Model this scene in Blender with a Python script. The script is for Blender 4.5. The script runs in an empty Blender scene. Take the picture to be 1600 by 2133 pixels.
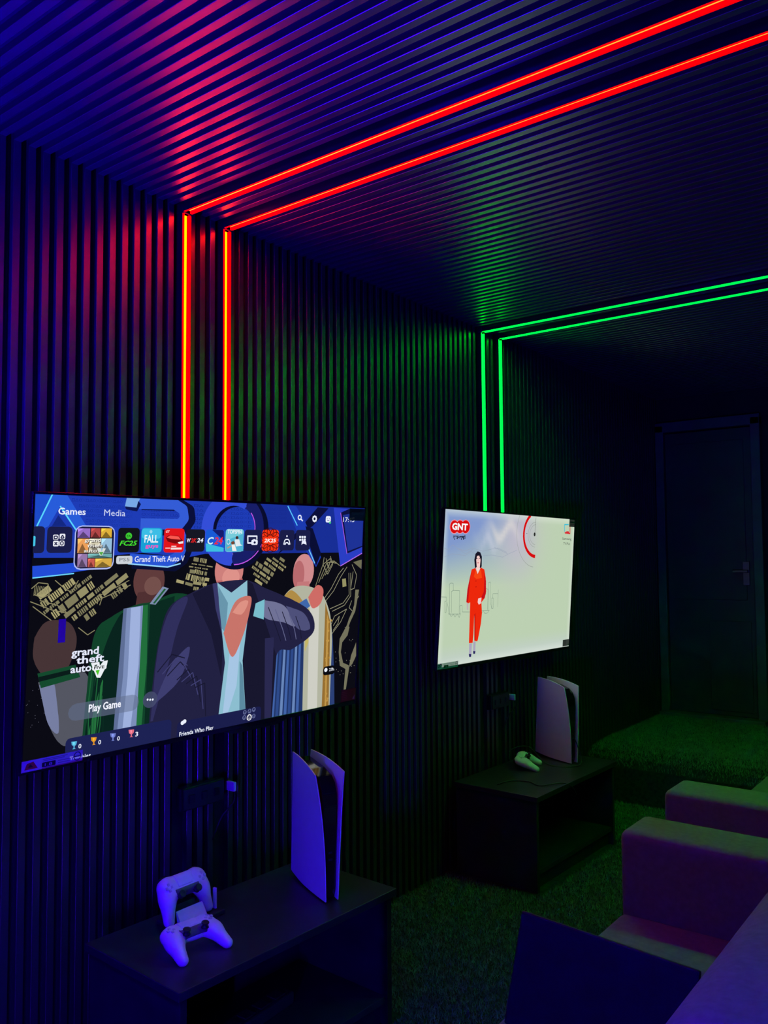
import bpy, bmesh, math, random
import numpy as np
from mathutils import Matrix, Vector
from mathutils.geometry import tessellate_polygon

# ------------------------------------------------------------------ camera, world, exposure
scene = bpy.context.scene
COL = scene.collection
cam_data = bpy.data.cameras.new('camera')
cam = bpy.data.objects.new('camera', cam_data)
COL.objects.link(cam)
cam_data.sensor_fit = 'VERTICAL'
cam_data.sensor_height = 36.0
cam_data.lens = 1748.0 * 36.0 / 2133.0
cam_data.clip_start = 0.02
CAM_ROT = Matrix(((0.7924239, 0.0384835, 0.6087556), (0.6099318, -0.0387150, -0.7915076), (-0.0068920, 0.9985090, -0.0541510)))
cam.matrix_world = Matrix.Translation((2.08, 0.0, 1.387)) @ CAM_ROT.to_4x4()
scene.camera = cam

world = bpy.data.worlds.new('dim_world')
scene.world = world
world.use_nodes = True
world.node_tree.nodes['Background'].inputs[0].default_value = (0.0, 0.0, 0.02, 1)
world.node_tree.nodes['Background'].inputs[1].default_value = 0.2

vs = scene.view_settings
vs.view_transform = 'Standard'
vs.look = 'None'
vs.exposure = 0.0
vs.gamma = 1.0
vs.use_curve_mapping = False

# brightness of the neon lines (linear radiance)
RED_WALL = (54.0, 0.95, 0.0)
RED_CEILING_NEAR = (46.0, 0.70, 0.08)      # stretch by the wall, set brighter to light its slats
RED_CEILING_END = (3.6, 0.55, 0.06)       # rest of the run, dimmed to keep red off the sofas
GREEN_WALL = (0.02, 26.0, 0.16)
GREEN_CEILING_NEAR = (0.02, 30.0, 0.14)
GREEN_CEILING_OUT = (0.02, 150.0, 0.14)
BLUE_CORE = (20.0, 0.0, 950.0)
BLUE_HAZE_LAMP = (60.0, 0.0, 3600.0)
BLUE_TUBE = (36.0, 0.0, 1000.0)

# ------------------------------------------------------------------ helpers
def lin(c):
    return tuple(((v / 255.0) / 12.92 if v / 255.0 <= 0.04045 else ((v / 255.0 + 0.055) / 1.055) ** 2.4) for v in c[:3])

def mat(name, color, rough=0.5, spec=0.5, metal=0.0, noise=0.0, nscale=40.0, bump=0.0, bscale=200.0, emit=None, coat=0.0):
    m = bpy.data.materials.new(name)
    m.use_nodes = True
    nt = m.node_tree
    b = nt.nodes['Principled BSDF']
    b.inputs['Base Color'].default_value = (*color, 1)
    b.inputs['Roughness'].default_value = rough
    b.inputs['Specular IOR Level'].default_value = spec
    b.inputs['Metallic'].default_value = metal
    b.inputs['Coat Weight'].default_value = coat
    tc = nt.nodes.new('ShaderNodeTexCoord')
    if noise > 0:
        n = nt.nodes.new('ShaderNodeTexNoise')
        n.inputs['Scale'].default_value = nscale
        n.inputs['Detail'].default_value = 4
        nt.links.new(tc.outputs['Object'], n.inputs['Vector'])
        r = nt.nodes.new('ShaderNodeValToRGB')
        r.color_ramp.elements[0].position = 0.3
        r.color_ramp.elements[1].position = 0.7
        r.color_ramp.elements[0].color = (*[max(0, v * (1 - noise)) for v in color], 1)
        r.color_ramp.elements[1].color = (*[min(1, v * (1 + noise)) for v in color], 1)
        nt.links.new(n.outputs['Fac'], r.inputs['Fac'])
        nt.links.new(r.outputs['Color'], b.inputs['Base Color'])
    if bump > 0:
        n2 = nt.nodes.new('ShaderNodeTexNoise')
        n2.inputs['Scale'].default_value = bscale
        n2.inputs['Detail'].default_value = 3
        nt.links.new(tc.outputs['Object'], n2.inputs['Vector'])
        bp = nt.nodes.new('ShaderNodeBump')
        bp.inputs['Strength'].default_value = bump
        bp.inputs['Distance'].default_value = 0.002
        nt.links.new(n2.outputs['Fac'], bp.inputs['Height'])
        nt.links.new(bp.outputs['Normal'], b.inputs['Normal'])
    if emit:
        b.inputs['Emission Color'].default_value = (*emit[0], 1)
        b.inputs['Emission Strength'].default_value = emit[1]
    return m

def emitter(name, radiance):
    m = bpy.data.materials.new(name)
    m.use_nodes = True
    nt = m.node_tree
    nt.nodes.remove(nt.nodes['Principled BSDF'])
    e = nt.nodes.new('ShaderNodeEmission')
    k = max(radiance)
    e.inputs['Color'].default_value = (*[v / k for v in radiance], 1)
    e.inputs['Strength'].default_value = k
    nt.links.new(e.outputs[0], nt.nodes['Material Output'].inputs['Surface'])
    return m

def put(name, me, m=None, parent=None, loc=(0, 0, 0), rot=None):
    o = bpy.data.objects.new(name, me)
    COL.objects.link(o)
    if m is not None and me is not None and not me.materials:
        me.materials.append(m)
    o.parent = parent
    o.location = loc
    if rot is not None:
        o.rotation_euler = rot
    return o

def tag(o, label=None, cat=None, group=None, kind=None):
    if label: o['label'] = label
    if cat: o['category'] = cat
    if group: o['group'] = group
    if kind: o['kind'] = kind
    return o

def empty(name, loc=(0, 0, 0), rz=0.0):
    o = bpy.data.objects.new(name, None)
    o.empty_display_size = 0.05
    COL.objects.link(o)
    o.location = loc
    o.rotation_euler = (0, 0, rz)
    return o

def copy_tree(o, parent=None):
    c = o.copy()
    COL.objects.link(c)
    c.parent = parent
    for ch in [x for x in list(bpy.data.objects) if x.parent == o]:
        copy_tree(ch, c)
    return c

def bm_mesh(name, bm, smooth=False):
    me = bpy.data.meshes.new(name)
    bm.normal_update()
    bm.to_mesh(me)
    bm.free()
    if smooth:
        for p in me.polygons: p.use_smooth = True
    return me

def box_bm(x0, x1, y0, y1, z0, z1, bev=0.0, seg=2, bm=None):
    own = bm is None
    b2 = bmesh.new()
    bmesh.ops.create_cube(b2, size=1.0)
    for v in b2.verts:
        v.co = Vector((x0 + (v.co.x + .5) * (x1 - x0), y0 + (v.co.y + .5) * (y1 - y0), z0 + (v.co.z + .5) * (z1 - z0)))
    if bev > 0:
        bmesh.ops.bevel(b2, geom=b2.edges[:], offset=bev, segments=seg, profile=0.5, affect='EDGES')
    if own:
        return b2
    tmp = bpy.data.meshes.new('tmp')
    b2.to_mesh(tmp); b2.free()
    bm.from_mesh(tmp)
    bpy.data.meshes.remove(tmp)
    return bm

def box(name, x0, x1, y0, y1, z0, z1, m, parent=None, bev=0.0, seg=2, smooth=False):
    return put(name, bm_mesh(name, box_bm(x0, x1, y0, y1, z0, z1, bev, seg), smooth), m, parent)

def prism_bm(pts, y0, y1, bm=None):
    """closed outline in the x-z plane pushed from y0 to y1"""
    bm = bm or bmesh.new()
    a = [bm.verts.new((x, y0, z)) for x, z in pts]
    b = [bm.verts.new((x, y1, z)) for x, z in pts]
    n = len(pts)
    bm.faces.new(a)
    bm.faces.new(b[::-1])
    for i in range(n):
        bm.faces.new((a[i], b[i], b[(i + 1) % n], a[(i + 1) % n]))
    bmesh.ops.recalc_face_normals(bm, faces=bm.faces[:])
    return bm

def tube_mesh(name, pts, r, sides=8, smooth_steps=6):
    P = [Vector(p) for p in pts]
    if smooth_steps > 1 and len(P) > 2:
        Q = []
        for i in range(len(P) - 1):
            p0, p1, p2, p3 = P[max(i - 1, 0)], P[i], P[i + 1], P[min(i + 2, len(P) - 1)]
            for k in range(smooth_steps):
                t = k / smooth_steps
                Q.append(0.5 * ((2 * p1) + (p2 - p0) * t + (2 * p0 - 5 * p1 + 4 * p2 - p3) * t * t + (3 * p1 - p0 - 3 * p2 + p3) * t ** 3))
        Q.append(P[-1]); P = Q
    bm = bmesh.new()
    rings = []
    up = Vector((0.3, 0.2, 1)).normalized()
    for i, p in enumerate(P):
        d = (P[min(i + 1, len(P) - 1)] - P[max(i - 1, 0)]).normalized()
        a = d.cross(up)
        if a.length < 1e-4: a = d.cross(Vector((1, 0, 0)))
        a.normalize(); b = d.cross(a)
        rings.append([bm.verts.new(p + (a * math.cos(2 * math.pi * k / sides) + b * math.sin(2 * math.pi * k / sides)) * r) for k in range(sides)])
    for i in range(len(rings) - 1):
        for k in range(sides):
            bm.faces.new((rings[i][k], rings[i][(k + 1) % sides], rings[i + 1][(k + 1) % sides], rings[i + 1][k]))
    bm.faces.new(rings[0][::-1]); bm.faces.new(rings[-1])
    bmesh.ops.recalc_face_normals(bm, faces=bm.faces[:])
    return bm_mesh(name, bm, True)

def lathe_mesh(name, prof, sides=20):
    bm = bmesh.new()
    rings = [[bm.verts.new((r * math.cos(2 * math.pi * k / sides), r * math.sin(2 * math.pi * k / sides), z)) for k in range(sides)] for r, z in prof]
    for i in range(len(rings) - 1):
        for k in range(sides):
            bm.faces.new((rings[i][k], rings[i][(k + 1) % sides], rings[i + 1][(k + 1) % sides], rings[i + 1][k]))
    bm.faces.new(rings[0][::-1]); bm.faces.new(rings[-1])
    bmesh.ops.recalc_face_normals(bm, faces=bm.faces[:])
    return bm_mesh(name, bm, True)

def nets_mesh(name, f, lo, hi, step):
    """smooth closed surface of a signed distance function by surface nets"""
    ax = [np.arange(lo[i], hi[i] + step, step) for i in range(3)]
    X, Y, Z = np.meshgrid(*ax, indexing='ij')
    S = f(X, Y, Z)
    nx, ny, nz = S.shape
    cs = [(i, j, k) for i in (0, 1) for j in (0, 1) for k in (0, 1)]
    corner = np.stack([S[i:nx - 1 + i, j:ny - 1 + j, k:nz - 1 + k] for i, j, k in cs], -1)
    act = (corner.min(-1) < 0) & (corner.max(-1) >= 0)
    idx = -np.ones(act.shape, int)
    cells = np.argwhere(act)
    idx[act] = np.arange(len(cells))
    V = corner[act]
    acc = np.zeros((len(cells), 3)); cnt = np.zeros(len(cells))
    for a in range(8):
        for b in range(a + 1, 8):
            if sum(abs(cs[a][q] - cs[b][q]) for q in range(3)) != 1: continue
            va, vb = V[:, a], V[:, b]
            cr = (va < 0) != (vb < 0)
            t = np.where(cr, va / np.where(cr, va - vb, 1), 0)
            p = np.array(cs[a]) + t[:, None] * (np.array(cs[b]) - np.array(cs[a]))
            acc[cr] += p[cr]; cnt[cr] += 1
    pos = (cells + acc / cnt[:, None]) * step + np.array(lo)
    faces = []
    for axis in range(3):
        o1, o2 = [(1, 2), (2, 0), (0, 1)][axis]
        sl0 = [slice(None)] * 3; sl1 = [slice(None)] * 3
        sl0[axis] = slice(0, S.shape[axis] - 1); sl1[axis] = slice(1, None)
        A, B = S[tuple(sl0)], S[tuple(sl1)]
        for (i, j, k) in np.argwhere((A < 0) != (B < 0)):
            c = [i, j, k]
            if c[o1] == 0 or c[o2] == 0 or c[o1] >= S.shape[o1] - 1 or c[o2] >= S.shape[o2] - 1: continue
            q = []
            for d1, d2 in ((0, 0), (-1, 0), (-1, -1), (0, -1)):
                e = list(c); e[o1] += d1; e[o2] += d2
                q.append(int(idx[tuple(e)]))
            if A[i, j, k] >= 0: q = q[::-1]
            faces.append(q)
    me = bpy.data.meshes.new(name)
    me.from_pydata(pos.tolist(), [], faces)
    for p in me.polygons: p.use_smooth = True
    me.update()
    bm = bmesh.new(); bm.from_mesh(me)
    bmesh.ops.recalc_face_normals(bm, faces=bm.faces[:])
    bm.to_mesh(me); bm.free()
    return me

# ------------------------------------------------------------------ materials
M = {}
M['slat'] = mat('charcoal_fluted_panel', (0.023, 0.023, 0.027), 0.35, 1.0, noise=0.2, nscale=9, bump=0.05, bscale=60)
M['slat'].node_tree.nodes['Principled BSDF'].inputs['IOR'].default_value = 1.9
M['groove'] = mat('groove_black', (0.012, 0.012, 0.015), 0.7, 0.3, noise=0.15, nscale=9)
M['wall'] = mat('dark_wall_paint', (0.02, 0.02, 0.025), 0.75, 0.3, noise=0.2, nscale=3)
M['soil'] = mat('turf_backing', (0.012, 0.03, 0.014), 0.95, 0.1, noise=0.5, nscale=60, bump=0.4, bscale=300)
M['blade'] = mat('turf_blades', (0.12, 0.27, 0.12), 0.7, 0.2, noise=0.4, nscale=30)
M['blacklam'] = mat('black_laminate', (0.022, 0.020, 0.024), 0.4, 0.45, noise=0.25, nscale=14, bump=0.04, bscale=90)
M['tvplastic'] = mat('tv_black_plastic', (0.012, 0.012, 0.013), 0.28, 0.5, noise=0.1, nscale=30)
M['tvmetal'] = mat('tv_bezel_edge', (0.03, 0.03, 0.03), 0.2, 0.5, metal=0.6, noise=0.1, nscale=30)
M['white'] = mat('white_plastic', (0.78, 0.78, 0.80), 0.42, 0.4, noise=0.02, nscale=30)
M['gloss'] = mat('gloss_black', (0.006, 0.006, 0.008), 0.08, 0.6, noise=0.1, nscale=20, coat=0.3)
M['rubber'] = mat('black_rubber', (0.015, 0.015, 0.017), 0.6, 0.4, noise=0.2, nscale=60)
M['insert'] = mat('dark_grey_insert', (0.10, 0.10, 0.12), 0.45, 0.4, noise=0.1, nscale=50)
M['button'] = mat('clear_grey_button', (0.55, 0.55, 0.58), 0.35, 0.5, noise=0.03, nscale=50)
M['fabric'] = mat('grey_upholstery', (0.13, 0.13, 0.135), 0.75, 0.2, noise=0.12, nscale=70, bump=0.25, bscale=500)
M['board'] = mat('dark_navy_board', (0.005, 0.005, 0.008), 0.6, 0.25, noise=0.15, nscale=12)
M['cable'] = mat('black_cable', (0.02, 0.02, 0.02), 0.5, 0.4, noise=0.1, nscale=50)
M['door'] = mat('door_leaf_paint', (0.04, 0.045, 0.05), 0.45, 0.4, noise=0.15, nscale=5)
M['frame'] = mat('door_frame_paint', (0.09, 0.10, 0.10), 0.5, 0.4, noise=0.15, nscale=8)
M['metal'] = mat('dull_steel', (0.12, 0.12, 0.13), 0.4, 0.5, metal=1.0, noise=0.1, nscale=40)

# ------------------------------------------------------------------ room shell
PITCH = 0.0421
ROW0 = 1.683                                   # centre line of the nearer red strip
RED = [ROW0, ROW0 + 4 * PITCH]
GREEN = [ROW0 + 43 * PITCH, ROW0 + 47 * PITCH]
LED_ROWS = {0, 4, 43, 47, -43, -39}
CEIL = 2.486                                   # level of the neon cores on the ceiling
Y_NEAR, Y_FAR, X_RIGHT = -1.6, 5.95, 3.7
FACE, DEEP = 0.015, 0.034                      # slat faces and groove floor behind the neon core plane

wall_left = tag(box('wall_left', -0.16, -DEEP, Y_NEAR, Y_FAR, -0.05, CEIL + 0.15, M['groove']), 'dark fluted panel wall behind both televisions', 'wall', kind='structure')
ceiling = tag(box('ceiling', -DEEP, X_RIGHT, Y_NEAR, Y_FAR, CEIL + DEEP, CEIL + 0.15, M['groove']), 'dark fluted panel ceiling crossed by neon strips', 'ceiling', kind='structure')
floor = tag(box('floor', -DEEP, X_RIGHT, Y_NEAR, Y_FAR, -0.06, 0.0, M['soil']), 'dark floor under the artificial turf', 'floor', kind='structure')
tag(box('wall_far', -DEEP, X_RIGHT, Y_FAR, Y_FAR + 0.12, -0.05, CEIL + 0.15, M['wall']), 'plain dark far wall with the door', 'wall', kind='structure')
tag(box('wall_right', X_RIGHT, X_RIGHT + 0.12, Y_NEAR, Y_FAR, -0.05, CEIL + 0.15, M['wall']), 'plain dark wall opposite the televisions', 'wall', kind='structure')
tag(box('wall_near', -DEEP, X_RIGHT, Y_NEAR - 0.12, Y_NEAR, -0.05, CEIL + 0.15, M['wall']), 'plain dark wall behind the camera', 'wall', kind='structure')

def slat_mesh(name, length, vertical):
    w, d = 0.0105, DEEP - FACE
    prof = [(-w, 0.0), (-w, d - 0.0008), (-w + 0.0008, d), (w - 0.0008, d), (w, d - 0.0008), (w, 0.0)]
    bm = bmesh.new()
    a, b = [], []
    for (t, h) in prof:
        if vertical:       # wall: stands along z, faces +x
            a.append(bm.verts.new((h, t, 0))); b.append(bm.verts.new((h, t, length)))
        else:              # ceiling: runs along x, faces -z
            a.append(bm.verts.new((0, t, -h))); b.append(bm.verts.new((length, t, -h)))
    n = len(prof)
    for i in range(n):
        bm.faces.new((a[i], a[(i + 1) % n], b[(i + 1) % n], b[i]))
    bm.faces.new(a[::-1]); bm.faces.new(b)
    bmesh.ops.recalc_face_normals(bm, faces=bm.faces[:])
    return bm_mesh(name, bm)

slat_w = slat_mesh('wall_slat', CEIL + DEEP, True)
slat_c = slat_mesh('ceiling_slat', X_RIGHT + 0.01, False)
slat_w.materials.append(M['slat']); slat_c.materials.append(M['slat'])
k = int(math.ceil((Y_NEAR + 0.02 - ROW0) / PITCH))
while ROW0 + k * PITCH < Y_FAR - 0.012:
    if k not in LED_ROWS:
        y = ROW0 + k * PITCH
        put('slat', slat_w, None, wall_left, (-DEEP, y, 0.0))
        put('slat', slat_c, None, ceiling, (-DEEP + FACE, y, CEIL + DEEP))
    k += 1

# raised turf step in front of the far wall
PLAT_Y, PLAT_Z = 4.62, 0.285
prof = [(PLAT_Y, 0.0), (PLAT_Y, PLAT_Z - 0.09), (PLAT_Y + 0.02, PLAT_Z - 0.045), (PLAT_Y + 0.07, PLAT_Z - 0.015), (PLAT_Y + 0.16, PLAT_Z), (Y_FAR, PLAT_Z), (Y_FAR, 0.0)]
bm = bmesh.new()
a = [bm.verts.new((-0.012, y, z)) for y, z in prof]; b = [bm.verts.new((2.4, y, z)) for y, z in prof]
for i in range(len(prof)):
    bm.faces.new((a[i], b[i], b[(i + 1) % len(prof)], a[(i + 1) % len(prof)]))
bm.faces.new(a[::-1]); bm.faces.new(b)
bmesh.ops.recalc_face_normals(bm, faces=bm.faces[:])
tag(put('turf_step', bm_mesh('turf_step', bm), M['soil']), 'raised step covered in turf before the far door', 'step', kind='structure')

# door in the far wall
door = empty('door_1', (0.0, Y_FAR, PLAT_Z))
tag(door, 'dark door in the far wall above the turf step', 'door', kind='structure')
box('door_leaf', 0.055, 0.625, -0.045, -0.005, 0.03, 1.96, M['door'], door, 0.003)
box('lower_panel', 0.33, 0.60, -0.052, -0.044, 0.06, 0.66, M['door'], door, 0.003)
box('upper_panel', 0.10, 0.58, -0.052, -0.044, 0.80, 1.88, M['door'], door, 0.003)
box('jamb', -0.008, 0.05, -0.07, 0.0, 0.0, 2.02, M['frame'], door, 0.004)
box('jamb', 0.63, 0.69, -0.07, 0.0, 0.0, 2.02, M['frame'], door, 0.004)
box('lintel', -0.008, 0.69, -0.07, 0.0, 1.97, 2.04, M['frame'], door, 0.004)
box('threshold', 0.0, 0.69, -0.14, -0.005, 0.0, 0.028, M['frame'], door, 0.004)
bm = box_bm(0.556, 0.60, -0.058, -0.045, 0.90, 1.06, 0.003)
box_bm(0.50, 0.596, -0.095, -0.08, 0.985, 1.003, 0.003, bm=bm)
box_bm(0.576, 0.594, -0.09, -0.05, 0.985, 1.003, 0.002, bm=bm)
put('door_handle', bm_mesh('door_handle', bm), M['metal'], door)

# ------------------------------------------------------------------ neon strips
def strip_materials(wall, ceil, ceil2, body, tint, glow):
    return emitter('neon_wall_' + tint, wall), emitter('neon_ceiling_' + tint, ceil), emitter('neon_ceiling_end_' + tint, ceil2), mat('neon_channel_' + tint, body, 0.6, 0.0, noise=0.05, nscale=30, emit=(glow, 1.0))

def channel_mesh(name, length, vertical, inner, rim):
    """U profile open towards the room; slot 0 = black outer shell, slot 1 = glowing liner"""
    t, h0 = 0.0075, -0.030
    w = inner + t
    prof = [(-w, h0), (-w, rim), (-inner, rim), (-inner, -0.004), (inner, -0.004), (inner, rim), (w, rim), (w, h0)]
    bm = bmesh.new()
    a, b = [], []
    for tt, h in prof:
        if vertical: a.append(bm.verts.new((h, tt, 0))); b.append(bm.verts.new((h, tt, length)))
        else: a.append(bm.verts.new((0, tt, -h))); b.append(bm.verts.new((length, tt, -h)))
    n = len(prof)
    for i in range(n):
        f = bm.faces.new((a[i], a[(i + 1) % n], b[(i + 1) % n], b[i]))
        f.material_index = 1 if 1 <= i <= 5 else 0
    bm.faces.new(a[::-1]); bm.faces.new(b)
    bmesh.ops.triangulate(bm, faces=[f for f in bm.faces if len(f.verts) > 4])
    bmesh.ops.recalc_face_normals(bm, faces=bm.faces[:])
    return bm_mesh(name, bm)

def led_strip(y, z0, x1, mats, label, group, inner=0.0095, rim=0.0078, half=0.0055, split=0.80):
    core_w, core_c, core_e, body = mats
    r = empty('led_strip', (0, y, 0))
    tag(r, label, 'light strip', group)
    for nm, me, loc in (('wall_channel', channel_mesh('wall_channel', CEIL - 0.012 - z0, True, inner, rim), (0, 0, z0)), ('ceiling_channel', channel_mesh('ceiling_channel', x1, False, inner, rim), (0.012, 0, CEIL))):
        me.materials.append(M['tvplastic']); me.materials.append(body)
        put(nm, me, None, r, loc)
    box('wall_tube', -0.0055, 0.001, -half, half, z0 + 0.004, CEIL - 0.014, core_w, r, 0.001)
    box('ceiling_tube', 0.016, split, -half, half, CEIL - 0.001, CEIL + 0.0055, core_c, r, 0.001)
    box('ceiling_tube', split, x1 + 0.008, -half, half, CEIL - 0.001, CEIL + 0.0055, core_e, r, 0.001)
    w = inner + 0.0075
    put('corner_cap', bm_mesh('corner_cap', box_bm(-0.026, 0.0115, -w, w, CEIL - 0.0115, CEIL + 0.026, 0.004)), M['tvplastic'], r)
    return r

red_m = strip_materials(RED_WALL, RED_CEILING_NEAR, RED_CEILING_END, (0.70, 0.0, 0.004), 'red', (0.9, 0.0, 0.0))
green_m = strip_materials(GREEN_WALL, GREEN_CEILING_NEAR, GREEN_CEILING_OUT, (0.0, 0.70, 0.07), 'green', (0.0, 0.8, 0.08))
blue_m = strip_materials(BLUE_CORE, BLUE_CORE, BLUE_CORE, (0.0, 0.0, 0.70), 'blue', (0.0, 0.0, 1.2))
led_strip(RED[0], 1.42, 2.60, red_m, 'red neon strip, nearer to the camera of the two red ones', 'red neon strips')
led_strip(RED[1], 1.42, 2.60, red_m, 'red neon strip, farther from the camera of the two red ones', 'red neon strips')
led_strip(GREEN[0], 1.42, 2.60, green_m, 'green neon strip, nearer to the camera of the two green ones', 'green neon strips', split=1.30)
led_strip(GREEN[1], 1.42, 2.60, green_m, 'green neon strip, farther from the camera of the two green ones', 'green neon strips', split=1.30)
led_strip(ROW0 - 43 * PITCH, 0.9, 3.2, blue_m, 'blue neon strip farther behind the camera', 'blue neon strips', rim=0.0103, half=0.002)
led_strip(ROW0 - 39 * PITCH, 0.9, 3.2, blue_m, 'blue neon strip beside the camera', 'blue neon strips', rim=0.0103, half=0.002)

# added uplighter out of view, imitates blue lens haze on wall and ceiling
lamp = empty('haze_uplighter', (0.30, 0.62, 0.0))
tag(lamp, 'added blue uplighter imitating lens haze, left of the picture', 'lamp')
put('foot', lathe_mesh('foot', [(0.13, 0.0), (0.13, 0.012), (0.02, 0.022)], 28), M['tvplastic'], lamp)
put('pole', lathe_mesh('pole', [(0.012, 0.02), (0.012, 1.30)], 12), M['tvplastic'], lamp)
put('cup', lathe_mesh('cup', [(0.02, 1.295), (0.066, 1.33), (0.090, 1.430), (0.086, 1.430), (0.060, 1.340), (0.01, 1.325)], 28), M['tvplastic'], lamp)
put('bulb', lathe_mesh('bulb', [(0.012, 1.335), (0.030, 1.352), (0.041, 1.378), (0.036, 1.402), (0.020, 1.415), (0.002, 1.418)]), emitter('blue_bulb', BLUE_HAZE_LAMP), lamp)

# tube on a stand, added in place of an unseen low blue source
nt_ = empty('stand_in_tube', (1.88, -0.55, 0.0))
tag(nt_, 'upright blue tube standing in for an unseen light source behind the camera', 'lamp')
put('foot', lathe_mesh('foot', [(0.12, 0.0), (0.12, 0.014), (0.03, 0.03)], 24), M['tvplastic'], nt_)
put('post', lathe_mesh('post', [(0.018, 0.02), (0.018, 0.20)], 14), M['tvplastic'], nt_)
put('tube', lathe_mesh('tube', [(0.004, 0.20), (0.015, 0.21), (0.015, 0.69), (0.004, 0.70)], 12), emitter('blue_tube', BLUE_TUBE), nt_)
put('end_cap', lathe_mesh('end_cap', [(0.018, 0.695), (0.018, 0.73), (0.008, 0.74)], 14), M['tvplastic'], nt_)

# ------------------------------------------------------------------ artificial turf
def grass_mesh(name, n, x0, x1, y0, y1, zf, seed, hmin, hmax, skip=()):
    rs = np.random.RandomState(seed)
    u = rs.rand(n, 2)
    base = np.zeros((0, 3))
    base = np.stack([x0 + u[:, 0] * (x1 - x0), y0 + u[:, 1] * (y1 - y0), np.zeros(n)], 1)
    for a0, a1, b0, b1 in skip:
        keep = ~((base[:, 0] > a0) & (base[:, 0] < a1) & (base[:, 1] > b0) & (base[:, 1] < b1))
        base = base[keep]
    n = len(base)
    base[:, 2] = zf(base[:, 1])
    ang = rs.rand(n) * 2 * np.pi
    h = hmin + rs.rand(n) * (hmax - hmin)
    w = 0.0011 + rs.rand(n) * 0.0009
    dx, dy = np.cos(ang) * w, np.sin(ang) * w
    lean = rs.randn(n, 2) * 0.0055
    V = np.zeros((n, 3, 3))
    V[:, 0] = base + np.stack([dx, dy, -0.001 * np.ones(n)], 1)
    V[:, 1] = base + np.stack([-dx, -dy, -0.001 * np.ones(n)], 1)
    V[:, 2] = base + np.stack([lean[:, 0], lean[:, 1], h], 1)
    me = bpy.data.meshes.new(name)
    me.vertices.add(3 * n)
    me.vertices.foreach_set('co', V.reshape(-1).astype(np.float32))
    me.loops.add(3 * n)
    me.loops.foreach_set('vertex_index', np.arange(3 * n, dtype=np.int32))
    me.polygons.add(n)
    me.polygons.foreach_set('loop_start', np.arange(0, 3 * n, 3, dtype=np.int32))
    me.update(calc_edges=True)
    return me

gf = put('turf_grass', grass_mesh('turf_grass', 260000, 0.0, 2.3, 0.9, PLAT_Y - 0.005, lambda y: 0 * y, 5, 0.008, 0.017, ((1.08, 1.98, 0.82, 2.53), (1.04, 1.94, 2.78, 4.38), (0.06, 0.52, 1.25, 2.11), (0.0, 0.45, 3.14, 3.99))), M['blade'])
tag(gf, 'dark green artificial turf covering the floor', 'turf', kind='stuff')
py_ = np.array([p[0] for p in prof[1:6]]); pz_ = np.array([p[1] for p in prof[1:6]])
gs = put('turf_grass', grass_mesh('turf_grass', 60000, 0.0, 1.6, PLAT_Y + 0.001, Y_FAR - 0.15, lambda y: np.interp(y, py_, pz_), 6, 0.010, 0.022), M['blade'])
tag(gs, 'green artificial turf covering the raised step by the door', 'turf', kind='stuff')

# ------------------------------------------------------------------ flat pictures and stickers
def paint_material(name, emissive, strength=1.0):
    m = bpy.data.materials.new(name)
    m.use_nodes = True
    nt = m.node_tree
    at = nt.nodes.new('ShaderNodeVertexColor'); at.layer_name = 'Col'
    b = nt.nodes['Principled BSDF']
    out = nt.nodes['Material Output']
    if emissive:
        nt.nodes.remove(b)
        e = nt.nodes.new('ShaderNodeEmission'); e.inputs['Strength'].default_value = strength
        nt.links.new(at.outputs['Color'], e.inputs['Color'])
        tr = nt.nodes.new('ShaderNodeBsdfTransparent')
        mx = nt.nodes.new('ShaderNodeMixShader')
        nt.links.new(at.outputs['Alpha'], mx.inputs[0])
        nt.links.new(tr.outputs[0], mx.inputs[1]); nt.links.new(e.outputs[0], mx.inputs[2])
        nt.links.new(mx.outputs[0], out.inputs['Surface'])
    else:
        nt.links.new(at.outputs['Color'], b.inputs['Base Color'])
        nt.links.new(at.outputs['Alpha'], b.inputs['Alpha'])
        b.inputs['Roughness'].default_value = 0.35
    return m

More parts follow.
